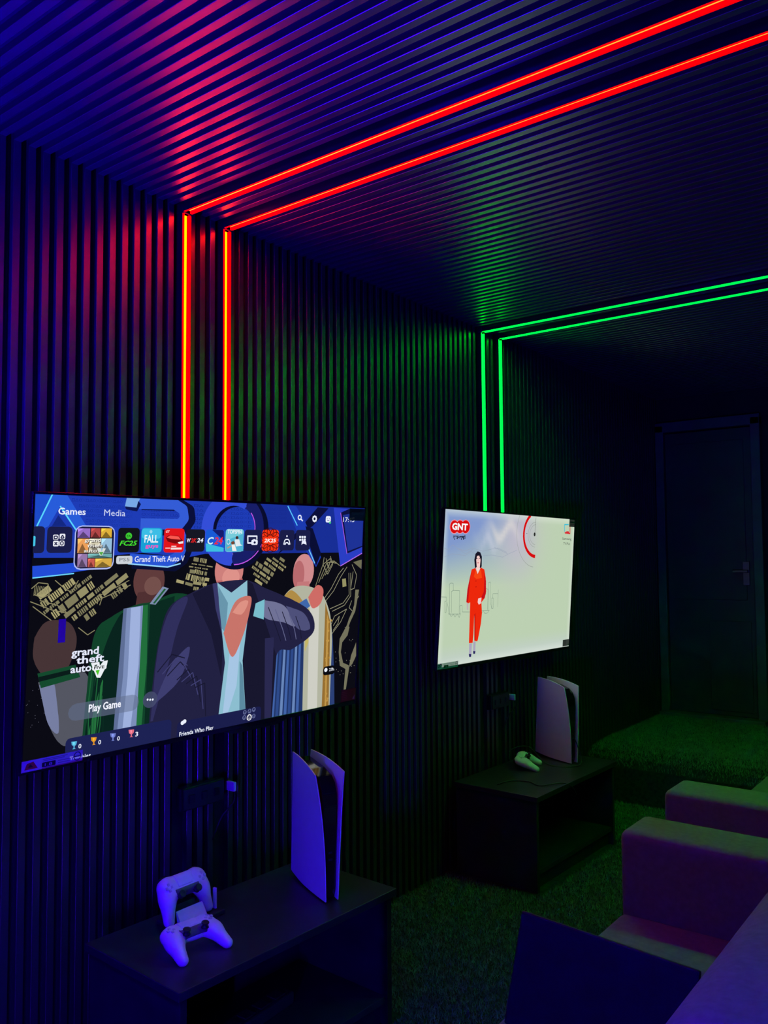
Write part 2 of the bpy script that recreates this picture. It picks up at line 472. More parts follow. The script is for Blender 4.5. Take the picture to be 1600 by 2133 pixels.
class Painter:
    """stacks flat coloured shapes; picture units are 1600 across, 900 down"""
    def __init__(s, w, h, uw=1600.0, uh=900.0):
        s.w, s.h, s.uw, s.uh = w, h, uw, uh
        s.v, s.f, s.c, s.layer = [], [], [], 0
    def tri(s, pts, cols):
        poly = [(p[0], p[1], c) for p, c in zip(pts, cols)]
        for ax, lim, sg in ((0, 0.0, 1), (0, s.uw, -1), (1, 0.0, 1), (1, s.uh, -1)):
            if all(sg * (q[ax] - lim) >= 0 for q in poly): continue
            out = []
            for i in range(len(poly)):
                a, b = poly[i - 1], poly[i]
                ia, ib = sg * (a[ax] - lim) >= 0, sg * (b[ax] - lim) >= 0
                if ia != ib:
                    t = (lim - a[ax]) / (b[ax] - a[ax])
                    out.append((a[0] + t * (b[0] - a[0]), a[1] + t * (b[1] - a[1]), a[2]))
                if ib: out.append(b)
            poly = out
            if len(poly) < 3: return
        i0 = len(s.v)
        off = -0.0004 - s.layer * 0.000006
        for x, y, c in poly:
            s.v.append(((x / s.uw - 0.5) * s.w, off, (0.5 - y / s.uh) * s.h)); s.c.append(c)
        s.f.append(tuple(range(i0, i0 + len(poly))))
    def col(s, c):
        return (*lin(c), c[3] if len(c) > 3 else 1.0)
    def poly(s, c, pts):
        cc = s.col(c)
        for t in tessellate_polygon([[Vector((x, y, 0)) for x, y in pts]]):
            s.tri([pts[i] for i in t], [cc] * 3)
        s.layer += 1
    def line(s, c, w, pts, closed=False):
        cc = s.col(c); n = len(pts)
        segs = [(i, i + 1) for i in range(n - 1)] + ([(n - 1, 0)] if closed else [])
        for i, j in segs:
            (x0, y0), (x1, y1) = pts[i], pts[j]
            L = math.hypot(x1 - x0, y1 - y0) or 1
            ux, uy = (x1 - x0) / L * w / 2, (y1 - y0) / L * w / 2
            q = [(x0 - uy, y0 + ux), (x1 - uy, y1 + ux), (x1 + uy, y1 - ux), (x0 + uy, y0 - ux)]
            s.tri(q[:3], [cc] * 3); s.tri([q[0], q[2], q[3]], [cc] * 3)
        if w > 4:
            for (x, y) in (pts if closed else pts[1:-1]):
                ring = [(x + w / 2 * math.cos(a * math.pi / 6), y + w / 2 * math.sin(a * math.pi / 6)) for a in range(12)]
                for a in range(12): s.tri([(x, y), ring[a], ring[(a + 1) % 12]], [cc] * 3)
        s.layer += 1
    def text(s, c, txt, x, y, wid, h, bold, shear):
        cu = bpy.data.curves.new('lettering', 'FONT')
        cu.body = txt; cu.size = 1.0; cu.resolution_u = 2; cu.offset = 0.008 * bold; cu.shear = shear
        ob = bpy.data.objects.new('lettering', cu)
        COL.objects.link(ob)
        dg = bpy.context.evaluated_depsgraph_get(); dg.update()
        me = ob.evaluated_get(dg).to_mesh()
        me.calc_loop_triangles()
        V = [(v.co.x, v.co.y) for v in me.vertices]
        if V:
            x0 = min(p[0] for p in V); x1 = max(p[0] for p in V); cap = 0.70
            sx = wid / max(x1 - x0, 1e-6); sy = h / cap
            cc = s.col(c)
            for t in me.loop_triangles:
                s.tri([(x + (V[i][0] - x0) * sx, y - V[i][1] * sy) for i in t.vertices], [cc] * 3)
        ob.evaluated_get(dg).to_mesh_clear()
        bpy.data.objects.remove(ob); bpy.data.curves.remove(cu)
        s.layer += 1
    def run(s, ops):
        for o in ops:
            k = o[0]
            if k == 'P': s.poly(o[1], o[2])
            elif k == 'L': s.line(o[1], o[2], o[3], bool(o[4]))
            elif k == 'R':
                _, c, x0, y0, x1, y1, r = o
                r = min(r, abs(x1 - x0) / 2, abs(y1 - y0) / 2)
                if r <= 0: s.poly(c, [(x0, y0), (x1, y0), (x1, y1), (x0, y1)])
                else:
                    pts = []
                    for cx, cy, a0 in ((x1 - r, y0 + r, -90), (x1 - r, y1 - r, 0), (x0 + r, y1 - r, 90), (x0 + r, y0 + r, 180)):
                        pts += [(cx + r * math.cos(math.radians(a0 + a)), cy + r * math.sin(math.radians(a0 + a))) for a in (0, 30, 60, 90)]
                    s.poly(c, pts)
            elif k == 'E':
                _, c, x, y, rx, ry = o
                s.poly(c, [(x + rx * math.cos(a * math.pi / 16), y + ry * math.sin(a * math.pi / 16)) for a in range(32)])
            elif k == 'A':
                _, c, w, x, y, rx, ry, a0, a1 = o
                n = max(6, int(abs(a1 - a0) / 8))
                pts = [(x + rx * math.cos(math.radians(a0 + (a1 - a0) * i / n)), y + ry * math.sin(math.radians(a0 + (a1 - a0) * i / n))) for i in range(n + 1)]
                s.line(c, w, pts)
            elif k == 'T': s.text(*o[1:])
    def grid(s, nx, ny, fn):
        for j in range(ny):
            for i in range(nx):
                q = [(s.uw * (i + a) / nx, s.uh * (j + b) / ny) for a, b in ((0, 0), (1, 0), (1, 1), (0, 1))]
                c = [(*lin(fn(*p)), 1.0) for p in q]
                s.tri(q[:3], c[:3]); s.tri([q[0], q[2], q[3]], [c[0], c[2], c[3]])
        s.layer += 1
    def mesh(s, name):
        me = bpy.data.meshes.new(name)
        me.from_pydata(s.v, [], s.f)
        at = me.color_attributes.new('Col', 'FLOAT_COLOR', 'POINT')
        at.data.foreach_set('color', np.array(s.c, dtype=np.float32).reshape(-1))
        me.update()
        return me

M['picture'] = paint_material('screen_picture', True, 1.0)
M['print'] = paint_material('printed_sticker', False)

PICTURE_MENU = [
 ('P',(11,11,20),[(0,0),(1600,0),(1600,900),(0,900)]),
 ('P',(168,160,114),[(21,328),(60,299),(74,318),(35,347)]),
 ('P',(150,144,104),[(34,357),(54,342),(68,362),(48,376)]),
 ('L',(14,14,22),3,[(40,353),(54,372)],0),
 ('L',(14,14,22),3,[(46,348),(60,368)],0),
 ('P',(168,160,114),[(60,338),(103,308),(117,327),(74,358)]),
 ('L',(14,14,22),3,[(67,334),(80,353)],0),
 ('L',(14,14,22),3,[(73,329),(87,348)],0),
 ('L',(14,14,22),3,[(79,324),(93,344)],0),
 ('L',(14,14,22),3,[(86,320),(100,339)],0),
 ('L',(14,14,22),3,[(92,315),(106,334)],0),
 ('P',(168,160,114),[(108,304),(144,278),(158,297),(122,323)]),
 ('L',(14,14,22),3,[(115,299),(129,318)],0),
 ('L',(14,14,22),3,[(121,295),(135,314)],0),
 ('L',(14,14,22),3,[(127,290),(141,309)],0),
 ('L',(14,14,22),3,[(134,286),(148,305)],0),
 ('P',(128,124,92),[(46,387),(62,376),(68,385),(53,397)]),
 ('L',(14,14,22),3,[(51,384),(58,393)],0),
 ('P',(128,124,92),[(67,372),(97,351),(104,360),(74,381)]),
 ('L',(14,14,22),3,[(74,368),(80,377)],0),
 ('L',(14,14,22),3,[(80,363),(86,373)],0),
 ('L',(14,14,22),3,[(86,359),(93,368)],0),
 ('P',(128,124,92),[(103,347),(129,328),(135,338),(110,356)]),
 ('L',(14,14,22),3,[(109,342),(116,352)],0),
 ('L',(14,14,22),3,[(115,338),(122,347)],0),
 ('L',(14,14,22),3,[(121,334),(128,343)],0),
 ('P',(128,124,92),[(134,324),(172,297),(179,307),(141,334)]),
 ('L',(14,14,22),3,[(141,320),(147,329)],0),
 ('L',(14,14,22),3,[(147,315),(154,325)],0),
 ('L',(14,14,22),3,[(153,311),(160,320)],0),
 ('L',(14,14,22),3,[(160,306),(166,316)],0),
 ('P',(128,124,92),[(178,293),(211,269),(218,279),(184,303)]),
 ('L',(14,14,22),3,[(184,289),(191,298)],0),
 ('L',(14,14,22),3,[(190,284),(197,294)],0),
 ('L',(14,14,22),3,[(196,280),(203,289)],0),
 ('L',(14,14,22),3,[(203,276),(209,285)],0),
 ('P',(168,160,114),[(73,392),(91,379),(107,401),(89,414)]),
 ('L',(14,14,22),3,[(78,388),(94,410)],0),
 ('L',(14,14,22),3,[(84,384),(100,406)],0),
 ('P',(128,124,92),[(97,375),(113,363),(129,386),(112,397)]),
 ('P',(128,124,92),[(119,359),(157,332),(172,355),(135,382)]),
 ('P',(150,144,104),[(162,328),(193,307),(208,329),(178,350)]),
 ('P',(168,160,114),[(198,303),(215,291),(230,313),(214,325)]),
 ('L',(14,14,22),3,[(204,299),(219,321)],0),
 ('L',(14,14,22),3,[(209,295),(225,317)],0),
 ('P',(128,124,92),[(119,402),(155,377),(163,389),(128,415)]),
 ('P',(150,144,104),[(160,373),(194,349),(203,361),(169,385)]),
 ('L',(14,14,22),3,[(167,368),(175,381)],0),
 ('L',(14,14,22),3,[(173,364),(182,376)],0),
 ('L',(14,14,22),3,[(179,360),(188,372)],0),
 ('L',(14,14,22),3,[(186,355),(194,367)],0),
 ('P',(150,144,104),[(200,345),(222,329),(231,341),(208,357)]),
 ('P',(128,124,92),[(228,325),(257,304),(266,316),(236,337)]),
 ('L',(14,14,22),3,[(234,321),(242,333)],0),
 ('L',(14,14,22),3,[(240,316),(249,328)],0),
 ('L',(14,14,22),3,[(246,312),(255,324)],0),
 ('P',(128,124,92),[(263,300),(311,266),(320,278),(272,312)]),
 ('P',(150,144,104),[(147,411),(161,401),(172,416),(158,426)]),
 ('L',(14,14,22),3,[(152,407),(163,422)],0),
 ('P',(128,124,92),[(167,396),(199,374),(210,389),(178,412)]),
 ('L',(14,14,22),3,[(173,392),(184,407)],0),
 ('L',(14,14,22),3,[(179,388),(190,403)],0),
 ('L',(14,14,22),3,[(186,383),(196,398)],0),
 ('L',(14,14,22),3,[(192,379),(203,394)],0),
 ('P',(150,144,104),[(204,370),(251,336),(262,352),(215,385)]),
 ('L',(14,14,22),3,[(211,365),(222,380)],0),
 ('L',(14,14,22),3,[(218,360),(228,375)],0),
 ('L',(14,14,22),3,[(224,356),(235,371)],0),
 ('L',(14,14,22),3,[(231,351),(241,366)],0),
 ('L',(14,14,22),3,[(237,346),(248,361)],0),
 ('L',(14,14,22),3,[(244,342),(254,357)],0),
 ('P',(150,144,104),[(257,332),(302,300),(313,315),(267,347)]),
 ('P',(150,144,104),[(308,296),(349,267),(360,282),(318,311)]),
 ('P',(128,124,92),[(192,411),(204,402),(217,420),(205,429)]),
 ('P',(150,144,104),[(210,398),(228,386),(241,404),(223,416)]),
 ('L',(14,14,22),3,[(216,394),(228,412)],0),
 ('L',(14,14,22),3,[(221,390),(234,408)],0),
 ('P',(128,124,92),[(290,341),(308,329),(321,347),(303,359)]),
 ('L',(14,14,22),3,[(296,337),(308,355)],0),
 ('L',(14,14,22),3,[(301,333),(314,351)],0),
 ('P',(128,124,92),[(313,324),(328,314),(341,332),(326,342)]),
 ('L',(14,14,22),3,[(319,321),(332,339)],0),
 ('P',(150,144,104),[(334,310),(347,300),(360,318),(347,328)]),
 ('P',(168,160,114),[(650,261),(676,268),(672,283),(646,276)]),
 ('L',(14,14,22),3,[(657,263),(653,278)],0),
 ('L',(14,14,22),3,[(664,265),(660,280)],0),
 ('P',(168,160,114),[(612,276),(629,280),(623,303),(606,299)]),
 ('L',(14,14,22),3,[(618,277),(612,301)],0),
 ('P',(168,160,114),[(635,282),(665,289),(659,313),(630,305)]),
 ('L',(14,14,22),3,[(643,284),(637,307)],0),
 ('L',(14,14,22),3,[(650,285),(644,309)],0),
 ('L',(14,14,22),3,[(657,287),(651,311)],0),
 ('P',(128,124,92),[(672,291),(701,299),(695,322),(666,315)]),
 ('L',(14,14,22),3,[(679,293),(673,316)],0),
 ('L',(14,14,22),3,[(686,295),(680,318)],0),
 ('L',(14,14,22),3,[(693,297),(687,320)],0),
 ('P',(168,160,114),[(567,297),(601,306),(598,317),(564,309)]),
 ('P',(128,124,92),[(608,308),(642,317),(639,328),(605,319)]),
 ('P',(150,144,104),[(691,329),(705,333),(702,344),(688,341)]),
 ('P',(150,144,104),[(711,334),(729,339),(726,350),(709,346)]),
 ('L',(14,14,22),3,[(718,336),(715,347)],0),
 ('P',(128,124,92),[(1086,220),(1113,234),(1107,245),(1080,231)]),
 ('P',(128,124,92),[(1045,220),(1078,239),(1074,246),(1041,228)]),
 ('P',(150,144,104),[(1084,242),(1122,263),(1118,270),(1080,249)]),
 ('L',(14,14,22),3,[(1091,246),(1087,253)],0),
 ('L',(14,14,22),3,[(1098,249),(1094,256)],0),
 ('L',(14,14,22),3,[(1105,253),(1101,260)],0),
 ('L',(14,14,22),3,[(1112,257),(1108,264)],0),
 ('P',(150,144,104),[(1012,221),(1038,235),(1033,244),(1007,230)]),
 ('P',(168,160,114),[(1044,238),(1074,254),(1069,264),(1039,248)]),
 ('L',(14,14,22),3,[(1050,242),(1045,251)],0),
 ('L',(14,14,22),3,[(1057,245),(1052,255)],0),
 ('L',(14,14,22),3,[(1064,249),(1058,258)],0),
 ('P',(168,160,114),[(1080,258),(1108,273),(1103,283),(1075,267)]),
 ('L',(14,14,22),3,[(1086,261),(1081,271)],0),
 ('L',(14,14,22),3,[(1093,265),(1088,274)],0),
 ('L',(14,14,22),3,[(1099,268),(1094,278)],0),
 ('P',(150,144,104),[(1001,236),(1021,247),(1015,258),(994,247)]),
 ('P',(150,144,104),[(1027,250),(1064,271),(1058,282),(1021,261)]),
 ('L',(14,14,22),3,[(1034,254),(1028,265)],0),
 ('L',(14,14,22),3,[(1040,258),(1034,269)],0),
 ('L',(14,14,22),3,[(1047,261),(1041,272)],0),
 ('L',(14,14,22),3,[(1054,265),(1048,276)],0),
 ('P',(128,124,92),[(956,235),(966,241),(958,256),(948,251)]),
 ('P',(128,124,92),[(972,244),(991,254),(983,270),(964,259)]),
 ('P',(128,124,92),[(997,258),(1033,277),(1025,293),(989,273)]),
 ('P',(128,124,92),[(1039,281),(1055,289),(1046,304),(1031,296)]),
 ('P',(150,144,104),[(936,253),(972,273),(966,283),(930,263)]),
 ('L',(14,14,22),3,[(943,257),(937,267)],0),
 ('L',(14,14,22),3,[(949,260),(944,271)],0),
 ('L',(14,14,22),3,[(956,264),(950,274)],0),
 ('L',(14,14,22),3,[(963,268),(957,278)],0),
 ('P',(150,144,104),[(978,276),(1012,295),(1006,305),(972,286)]),
 ('P',(168,160,114),[(1018,298),(1035,307),(1029,318),(1012,308)]),
 ('L',(14,14,22),3,[(1024,301),(1018,311)],0),
 ('P',(150,144,104),[(945,281),(978,299),(973,308),(940,290)]),
 ('L',(14,14,22),3,[(951,284),(946,294)],0),
 ('L',(14,14,22),3,[(958,288),(953,297)],0),
 ('L',(14,14,22),3,[(965,291),(960,301)],0),
 ('P',(128,124,92),[(984,302),(1023,323),(1018,333),(979,311)]),
 ('L',(14,14,22),3,[(991,306),(986,315)],0),
 ('L',(14,14,22),3,[(998,309),(992,319)],0),
 ('L',(14,14,22),3,[(1004,313),(999,322)],0),
 ('L',(14,14,22),3,[(1011,317),(1006,326)],0),
 ('P',(168,160,114),[(955,307),(993,328),(988,339),(949,318)]),
 ('P',(128,124,92),[(640,215),(664,218),(662,234),(638,230)]),
 ('P',(150,144,104),[(671,219),(702,224),(700,240),(669,235)]),
 ('L',(14,14,22),3,[(679,221),(676,236)],0),
 ('L',(14,14,22),3,[(686,222),(683,237)],0),
 ('L',(14,14,22),3,[(693,223),(691,238)],0),
 ('P',(168,160,114),[(632,238),(656,241),(656,245),(631,242)]),
 ('L',(14,14,22),3,[(639,239),(638,243)],0),
 ('L',(14,14,22),3,[(646,240),(645,244)],0),
 ('P',(128,124,92),[(663,242),(696,247),(695,251),(663,246)]),
 ('P',(150,144,104),[(703,248),(732,253),(731,257),(702,252)]),
 ('P',(150,144,104),[(620,248),(640,251),(639,255),(619,253)]),
 ('P',(150,144,104),[(646,252),(676,256),(675,261),(646,257)]),
 ('L',(14,14,22),3,[(654,253),(653,258)],0),
 ('L',(14,14,22),3,[(661,254),(660,259)],0),
 ('L',(14,14,22),3,[(668,255),(667,260)],0),
 ('P',(150,144,104),[(683,258),(709,261),(708,266),(682,262)]),
 ('L',(14,14,22),3,[(690,259),(689,263)],0),
 ('L',(14,14,22),3,[(697,260),(696,264)],0),
 ('P',(128,124,92),[(625,261),(650,265),(648,279),(623,275)]),
 ('P',(150,144,104),[(657,266),(688,271),(686,285),(655,280)]),
 ('L',(14,14,22),3,[(664,267),(662,281)],0),
 ('L',(14,14,22),3,[(672,268),(669,282)],0),
 ('L',(14,14,22),3,[(679,270),(677,284)],0),
 ('P',(128,124,92),[(695,272),(706,274),(704,288),(693,286)]),
 ('P',(128,124,92),[(641,286),(659,289),(657,302),(639,300)]),
 ('P',(150,144,104),[(666,290),(692,294),(690,307),(664,303)]),
 ('L',(14,14,22),3,[(673,291),(671,304)],0),
 ('L',(14,14,22),3,[(680,292),(678,305)],0),
 ('P',(168,160,114),[(698,295),(718,298),(716,311),(696,308)]),
 ('P',(150,144,104),[(643,308),(681,314),(679,325),(642,319)]),
 ('P',(168,160,114),[(688,315),(708,318),(706,329),(686,326)]),
 ('P',(150,144,104),[(646,328),(670,332),(668,345),(644,341)]),
 ('L',(14,14,22),3,[(653,329),(651,342)],0),
 ('L',(14,14,22),3,[(660,330),(658,343)],0),
 ('L',(150,146,110),3,[(1303,353),(1343,258),(1387,232)],0),
 ('L',(150,146,110),3,[(1321,338),(1365,253),(1408,243)],0),
 ('L',(150,146,110),3,[(1340,322),(1388,248),(1430,254)],0),
 ('L',(150,146,110),3,[(1359,307),(1412,243),(1451,265)],0),
 ('L',(150,148,120),3,[(1359,414),(1403,368),(1447,304),(1477,277)],0),
 ('L',(150,148,120),3,[(1368,426),(1420,379),(1463,315),(1501,272)],0),
 ('L',(150,148,120),3,[(1515,300),(1525,401),(1487,438),(1401,460)],0),
 ('L',(150,148,120),3,[(1528,300),(1536,407),(1496,449),(1417,472)],0),
 ('L',(150,148,120),3,[(1544,430),(1529,462),(1555,481),(1569,437),(1592,410)],0),
 ('L',(150,148,120),3,[(1406,547),(1434,495),(1513,467),(1476,525),(1416,581)],0),
 ('L',(150,148,120),3,[(1429,538),(1466,497),(1460,529),(1430,560)],0),
 ('L',(150,148,120),3,[(1534,262),(1570,313),(1557,374),(1532,379),(1544,295)],0),
 ('L',(150,148,120),3,[(1348,226),(1343,258),(1376,302),(1405,259),(1387,221)],0),
 ('L',(150,148,120),3,[(1360,231),(1378,275),(1391,232)],0),
 ('P',(150,146,100),[(1472,327),(1496,325),(1503,361),(1478,365)]),
 ('P',(110,108,84),[(1541,251),(1599,240),(1602,286)]),
 ('P',(116,114,92),[(1566,380),(1591,381),(1572,482),(1541,530),(1512,594),(1496,599),(1532,513),(1562,464)]),
 ('P',(116,114,92),[(1518,545),(1538,552),(1528,590),(1494,620),(1488,664),(1507,716),(1545,731),(1550,743),(1535,842),(1520,842),(1525,746),(1486,727),(1474,663),(1476,602)]),
 ('P',(116,114,92),[(1589,629),(1594,692),(1570,729),(1549,737),(1559,688)]),
 ('E',(120,120,110),1491,769,2,2),
 ('E',(120,120,110),1543,613,2,2),
 ('E',(120,120,110),1465,742,2,2),
 ('E',(120,120,110),1584,737,3,2),
 ('E',(120,120,110),1518,671,2,2),
 ('E',(120,120,110),1552,737,2,2),
 ('E',(120,120,110),1554,618,2,2),
 ('E',(120,120,110),1561,768,3,2),
 ('E',(120,120,110),1509,552,2,2),
 ('E',(120,120,110),1458,689,2,2),
 ('E',(120,120,110),1498,752,2,2),
 ('E',(120,120,110),1529,707,2,2),
 ('E',(120,120,110),1451,660,2,2),
 ('E',(120,120,110),1542,757,2,2),
 ('E',(120,120,110),1564,613,3,2),
 ('E',(120,120,110),1511,767,2,2),
 ('E',(120,120,110),1436,560,2,2),
 ('E',(120,120,110),1458,706,2,2),
 ('E',(120,120,110),1480,703,2,2),
 ('E',(120,120,110),1559,735,3,2),
 ('E',(120,120,110),1436,694,2,2),
 ('E',(120,120,110),1553,710,2,2),
 ('E',(120,120,110),1565,738,3,2),
 ('E',(120,120,110),1527,744,2,2),
 ('E',(120,120,110),1506,574,2,2),
 ('E',(120,120,110),1477,753,2,2),
 ('E',(110,110,130),42,695,1,1),
 ('E',(110,110,130),112,740,1,1),
 ('E',(110,110,130),100,704,1,1),
 ('E',(110,110,130),61,636,1,1),
 ('E',(110,110,130),23,644,1,1),
 ('E',(110,110,130),68,708,1,1),
 ('E',(110,110,130),10,715,1,1),
 ('E',(110,110,130),12,677,1,1),
 ('E',(110,110,130),4,690,1,1),
 ('E',(110,110,130),22,764,1,1),
 ('E',(110,110,130),48,752,1,1),
 ('E',(110,110,130),54,674,1,1),
 ('E',(110,110,130),104,674,1,1),
 ('E',(110,110,130),66,725,1,1),
 ('E',(110,110,130),128,745,1,1),
 ('E',(110,110,130),7,687,1,1),
 ('E',(110,110,130),123,768,1,1),
 ('E',(110,110,130),43,642,1,1),
 ('E',(110,110,130),36,738,1,1),
 ('E',(110,110,130),26,758,1,1),
 ('E',(110,110,130),35,728,1,1),
 ('E',(110,110,130),85,666,1,1),
 ('L',(140,134,100),3,[(2,309),(25,290),(58,295),(64,331),(40,341),(11,328)],0),
 ('L',(140,134,100),3,[(0,351),(74,382),(133,398),(94,368),(32,349)],0),
 ('L',(140,134,100),3,[(9,367),(76,418),(89,427)],0),
 ('L',(140,134,100),3,[(82,284),(117,313),(143,327),(166,287)],0),
 ('L',(140,134,100),3,[(241,372),(244,344),(275,333),(363,294)],0),
 ('L',(140,134,100),3,[(250,377),(258,353),(290,342),(369,311)],0),
 ('L',(140,134,100),3,[(174,449),(210,477),(236,463)],0),
 ('L',(140,134,100),2,[(14,298),(11,332)],0),
 ('L',(140,134,100),2,[(19,299),(16,332)],0),
 ('L',(140,134,100),2,[(25,300),(21,331)],0),
 ('L',(140,134,100),2,[(31,301),(26,331)],0),
 ('L',(140,134,100),2,[(36,302),(30,330)],0),
 ('L',(140,134,100),2,[(42,303),(35,330)],0),
 ('L',(140,134,100),2,[(48,304),(40,329)],0),
 ('L',(140,134,100),2,[(53,305),(45,328)],0),
 ('L',(140,134,100),2,[(59,306),(50,328)],0),
 ('P',(70,52,54),[(20,470),(23,466),(26,460),(30,452),(35,444),(40,437),(46,429),(53,424),(60,420),(68,418),(78,417),(89,417),(101,418),(112,419),(123,422),(132,425),(140,430),(147,436),(153,443),(158,451),(162,459),(166,469),(169,479),(170,489),(170,500),(169,512),(166,525),(161,540),(156,554),(150,569),(144,581),(137,592),(130,600),(122,605),(114,608),(105,610),(95,610),(85,609),(76,607),(68,604),(60,600),(53,595),(47,589),(41,582),(36,574),(31,566),(26,557),(23,548),(20,540),(18,531),(17,522),(17,511),(18,501),(18,492),(19,483),(20,475),(20,470)]),
 ('P',(84,86,98),[(40,620),(45,617),(52,614),(60,609),(69,604),(79,600),(89,595),(100,592),(110,590),(121,589),(132,588),(144,587),(156,587),(168,588),(180,590),(191,594),(200,600),(209,608),(217,619),(225,631),(232,644),(238,659),(243,673),(247,687),(250,700),(251,713),(251,726),(250,740),(248,753),(245,766),(241,779),(236,790),(230,800),(223,809),(214,819),(204,828),(192,836),(181,842),(170,847),(159,850),(150,850),(141,848),(133,843),(126,836),(118,828),(111,818),(104,807),(97,794),(90,780),(83,763),(76,743),(68,720),(61,696),(55,672),(49,651),(44,633),(40,620)]),
 ('P',(118,126,162),[(44,630),(48,629),(53,626),(59,623),(66,620),(73,618),(79,616),(85,617),(90,620),(94,626),(97,633),(100,643),(102,653),(104,665),(106,676),(108,688),(110,700),(112,712),(114,727),(117,742),(119,758),(120,772),(121,784),(121,794),(120,800),(117,802),(113,802),(108,799),(103,794),(97,788),(91,780),(85,770),(80,760),(75,747),(70,731),(65,712),(60,692),(55,673),(50,655),(47,641),(44,630)]),
 ('P',(20,74,46),[(36,590),(170,575),(190,620),(50,640)]),
 ('P',(10,28,26),[(40,602),(172,588),(178,602),(44,618)]),
 ('E',(96,60,60),446,300,66,80),
 ('P',(80,48,50),[(400,340),(500,330),(500,410),(390,410)]),
 ('E',(116,80,76),462,318,36,34),
 ('P',(17,66,42),[(205,905),(206,889),(207,869),(208,844),(209,816),(210,787),(212,757),(213,728),(215,700),(217,672),(218,642),(220,612),(222,581),(224,551),(227,524),(230,500),(235,480),(241,465),(248,453),(255,445),(263,438),(272,434),(281,429),(290,425),(300,420),(310,414),(321,409),(332,404),(344,399),(356,395),(368,391),(379,388),(390,385),(400,383),(410,381),(420,380),(430,379),(440,379),(450,378),(460,377),(470,375),(481,372),(492,369),(503,364),(514,360),(526,356),(537,353),(549,351),(560,350),(572,350),(583,351),(596,352),(608,355),(619,358),(630,363),(641,371),(650,380),(659,391),(666,402),(674,414),(681,428),(687,445),(692,465),(696,490),(700,520),(702,559),(704,608),(704,663),(703,721),(702,778),(701,830),(700,874),(700,905)]),
 ('P',(9,36,30),[(215,905),(215,894),(216,881),(216,865),(217,848),(218,828),(219,806),(222,784),(225,760),(230,734),(235,704),(242,671),(249,638),(257,605),(264,573),(272,544),(280,520),(288,498),(297,477),(306,458),(316,441),(325,426),(333,416),(340,410),(345,410),(349,415),(351,425),(353,439),(353,457),(353,478),(353,503),(351,530),(350,560),(348,596),(344,641),(340,690),(335,742),(331,792),(326,838),(323,877),(320,905)]),
 ('P',(36,112,60),[(212,905),(213,899),(215,892),(216,884),(218,874),(220,863),(223,850),(226,836),(230,820),(235,800),(241,775),(247,746),(254,717),(261,690),(267,666),(272,649),(275,640),(277,640),(278,648),(277,662),(277,680),(275,700),(273,721),(272,742),(270,760),(268,778),(266,798),(263,819),(260,840),(257,860),(254,878),(252,894),(250,905)]),
 ('P',(124,142,186),[(345,395),(425,388),(440,560),(420,905),(325,905),(345,640)]),
 ('P',(160,178,222),[(375,394),(415,390),(418,600),(390,905),(360,905),(375,640)]),
 ('P',(94,110,150),[(345,395),(358,395),(356,640),(338,905),(325,905)]),
 ('P',(34,110,60),[(425,388),(445,386),(452,600),(440,905),(420,905)]),
 ('P',(10,42,32),[(455,384),(560,360),(560,600),(520,905),(455,905)]),
 ('P',(124,140,172),[(452,384),(505,322),(532,330),(478,388)]),
 ('P',(30,92,54),[(466,382),(512,330),(520,333),(474,384)]),
 ('L',(30,98,56),4,[(236,560),(226,700),(232,890)],0),
 ('L',(10,42,32),4,[(246,594),(238,724),(240,890)],0),
 ('L',(30,98,56),4,[(256,628),(250,748),(248,890)],0),
 ('L',(10,42,32),4,[(266,662),(262,772),(256,890)],0),
 ('L',(30,98,56),4,[(276,696),(274,796),(264,890)],0),
 ('L',(10,42,32),4,[(286,730),(286,820),(272,890)],0),
 ('E',(208,140,142),1225,285,62,76),
 ('E',(184,106,110),1196,300,34,62),
 ('P',(196,120,122),[(1190,330),(1262,330),(1270,400),(1180,400)]),
 ('P',(178,180,160),[(1090,905),(1091,872),(1092,825),(1093,769),(1094,709),(1096,647),(1097,589),(1099,539),(1100,500),(1101,473),(1101,452),(1101,438),(1101,428),(1102,420),(1103,414),(1106,408),(1110,400),(1116,391),(1122,383),(1130,375),(1139,368),(1148,362),(1158,357),(1169,353),(1180,350),(1192,348),(1205,347),(1220,347),(1234,348),(1249,350),(1264,353),(1277,356),(1290,360),(1302,365),(1313,370),(1324,375),(1334,382),(1344,389),(1353,398),(1362,408),(1370,420),(1378,432),(1385,445),(1392,458),(1399,472),(1405,489),(1410,509),(1415,532),(1420,560),(1424,596),(1428,640),(1431,690),(1433,741),(1435,792),(1437,838),(1439,877),(1440,905)]),
 ('P',(34,54,104),[(1075,560),(1245,540),(1260,905),(1060,905)]),
 ('P',(64,98,168),[(1086,580),(1098,580),(1092,905),(1076,905)]),
 ('P',(46,74,138),[(1108,576),(1120,576),(1116,905),(1100,905)]),
 ('P',(104,134,186),[(1130,572),(1142,572),(1140,905),(1124,905)]),
 ('P',(64,98,168),[(1152,568),(1164,568),(1164,905),(1148,905)]),
 ('P',(46,74,138),[(1174,564),(1186,564),(1188,905),(1172,905)]),
 ('P',(104,134,186),[(1196,560),(1208,560),(1212,905),(1196,905)]),
 ('P',(64,98,168),[(1218,556),(1230,556),(1236,905),(1220,905)]),
 ('P',(206,206,196),[(1270,440),(1330,430),(1350,905),(1290,905)]),
 ('P',(196,182,104),[(1252,460),(1272,450),(1276,600),(1256,640)]),
 ('P',(150,110,48),[(1370,430),(1408,520),(1424,905),(1380,905)]),
 ('P',(192,150,76),[(1384,480),(1396,510),(1408,905),(1398,905)]),
 ('P',(44,64,118),[(1424,560),(1450,760),(1462,905),(1430,905)]),
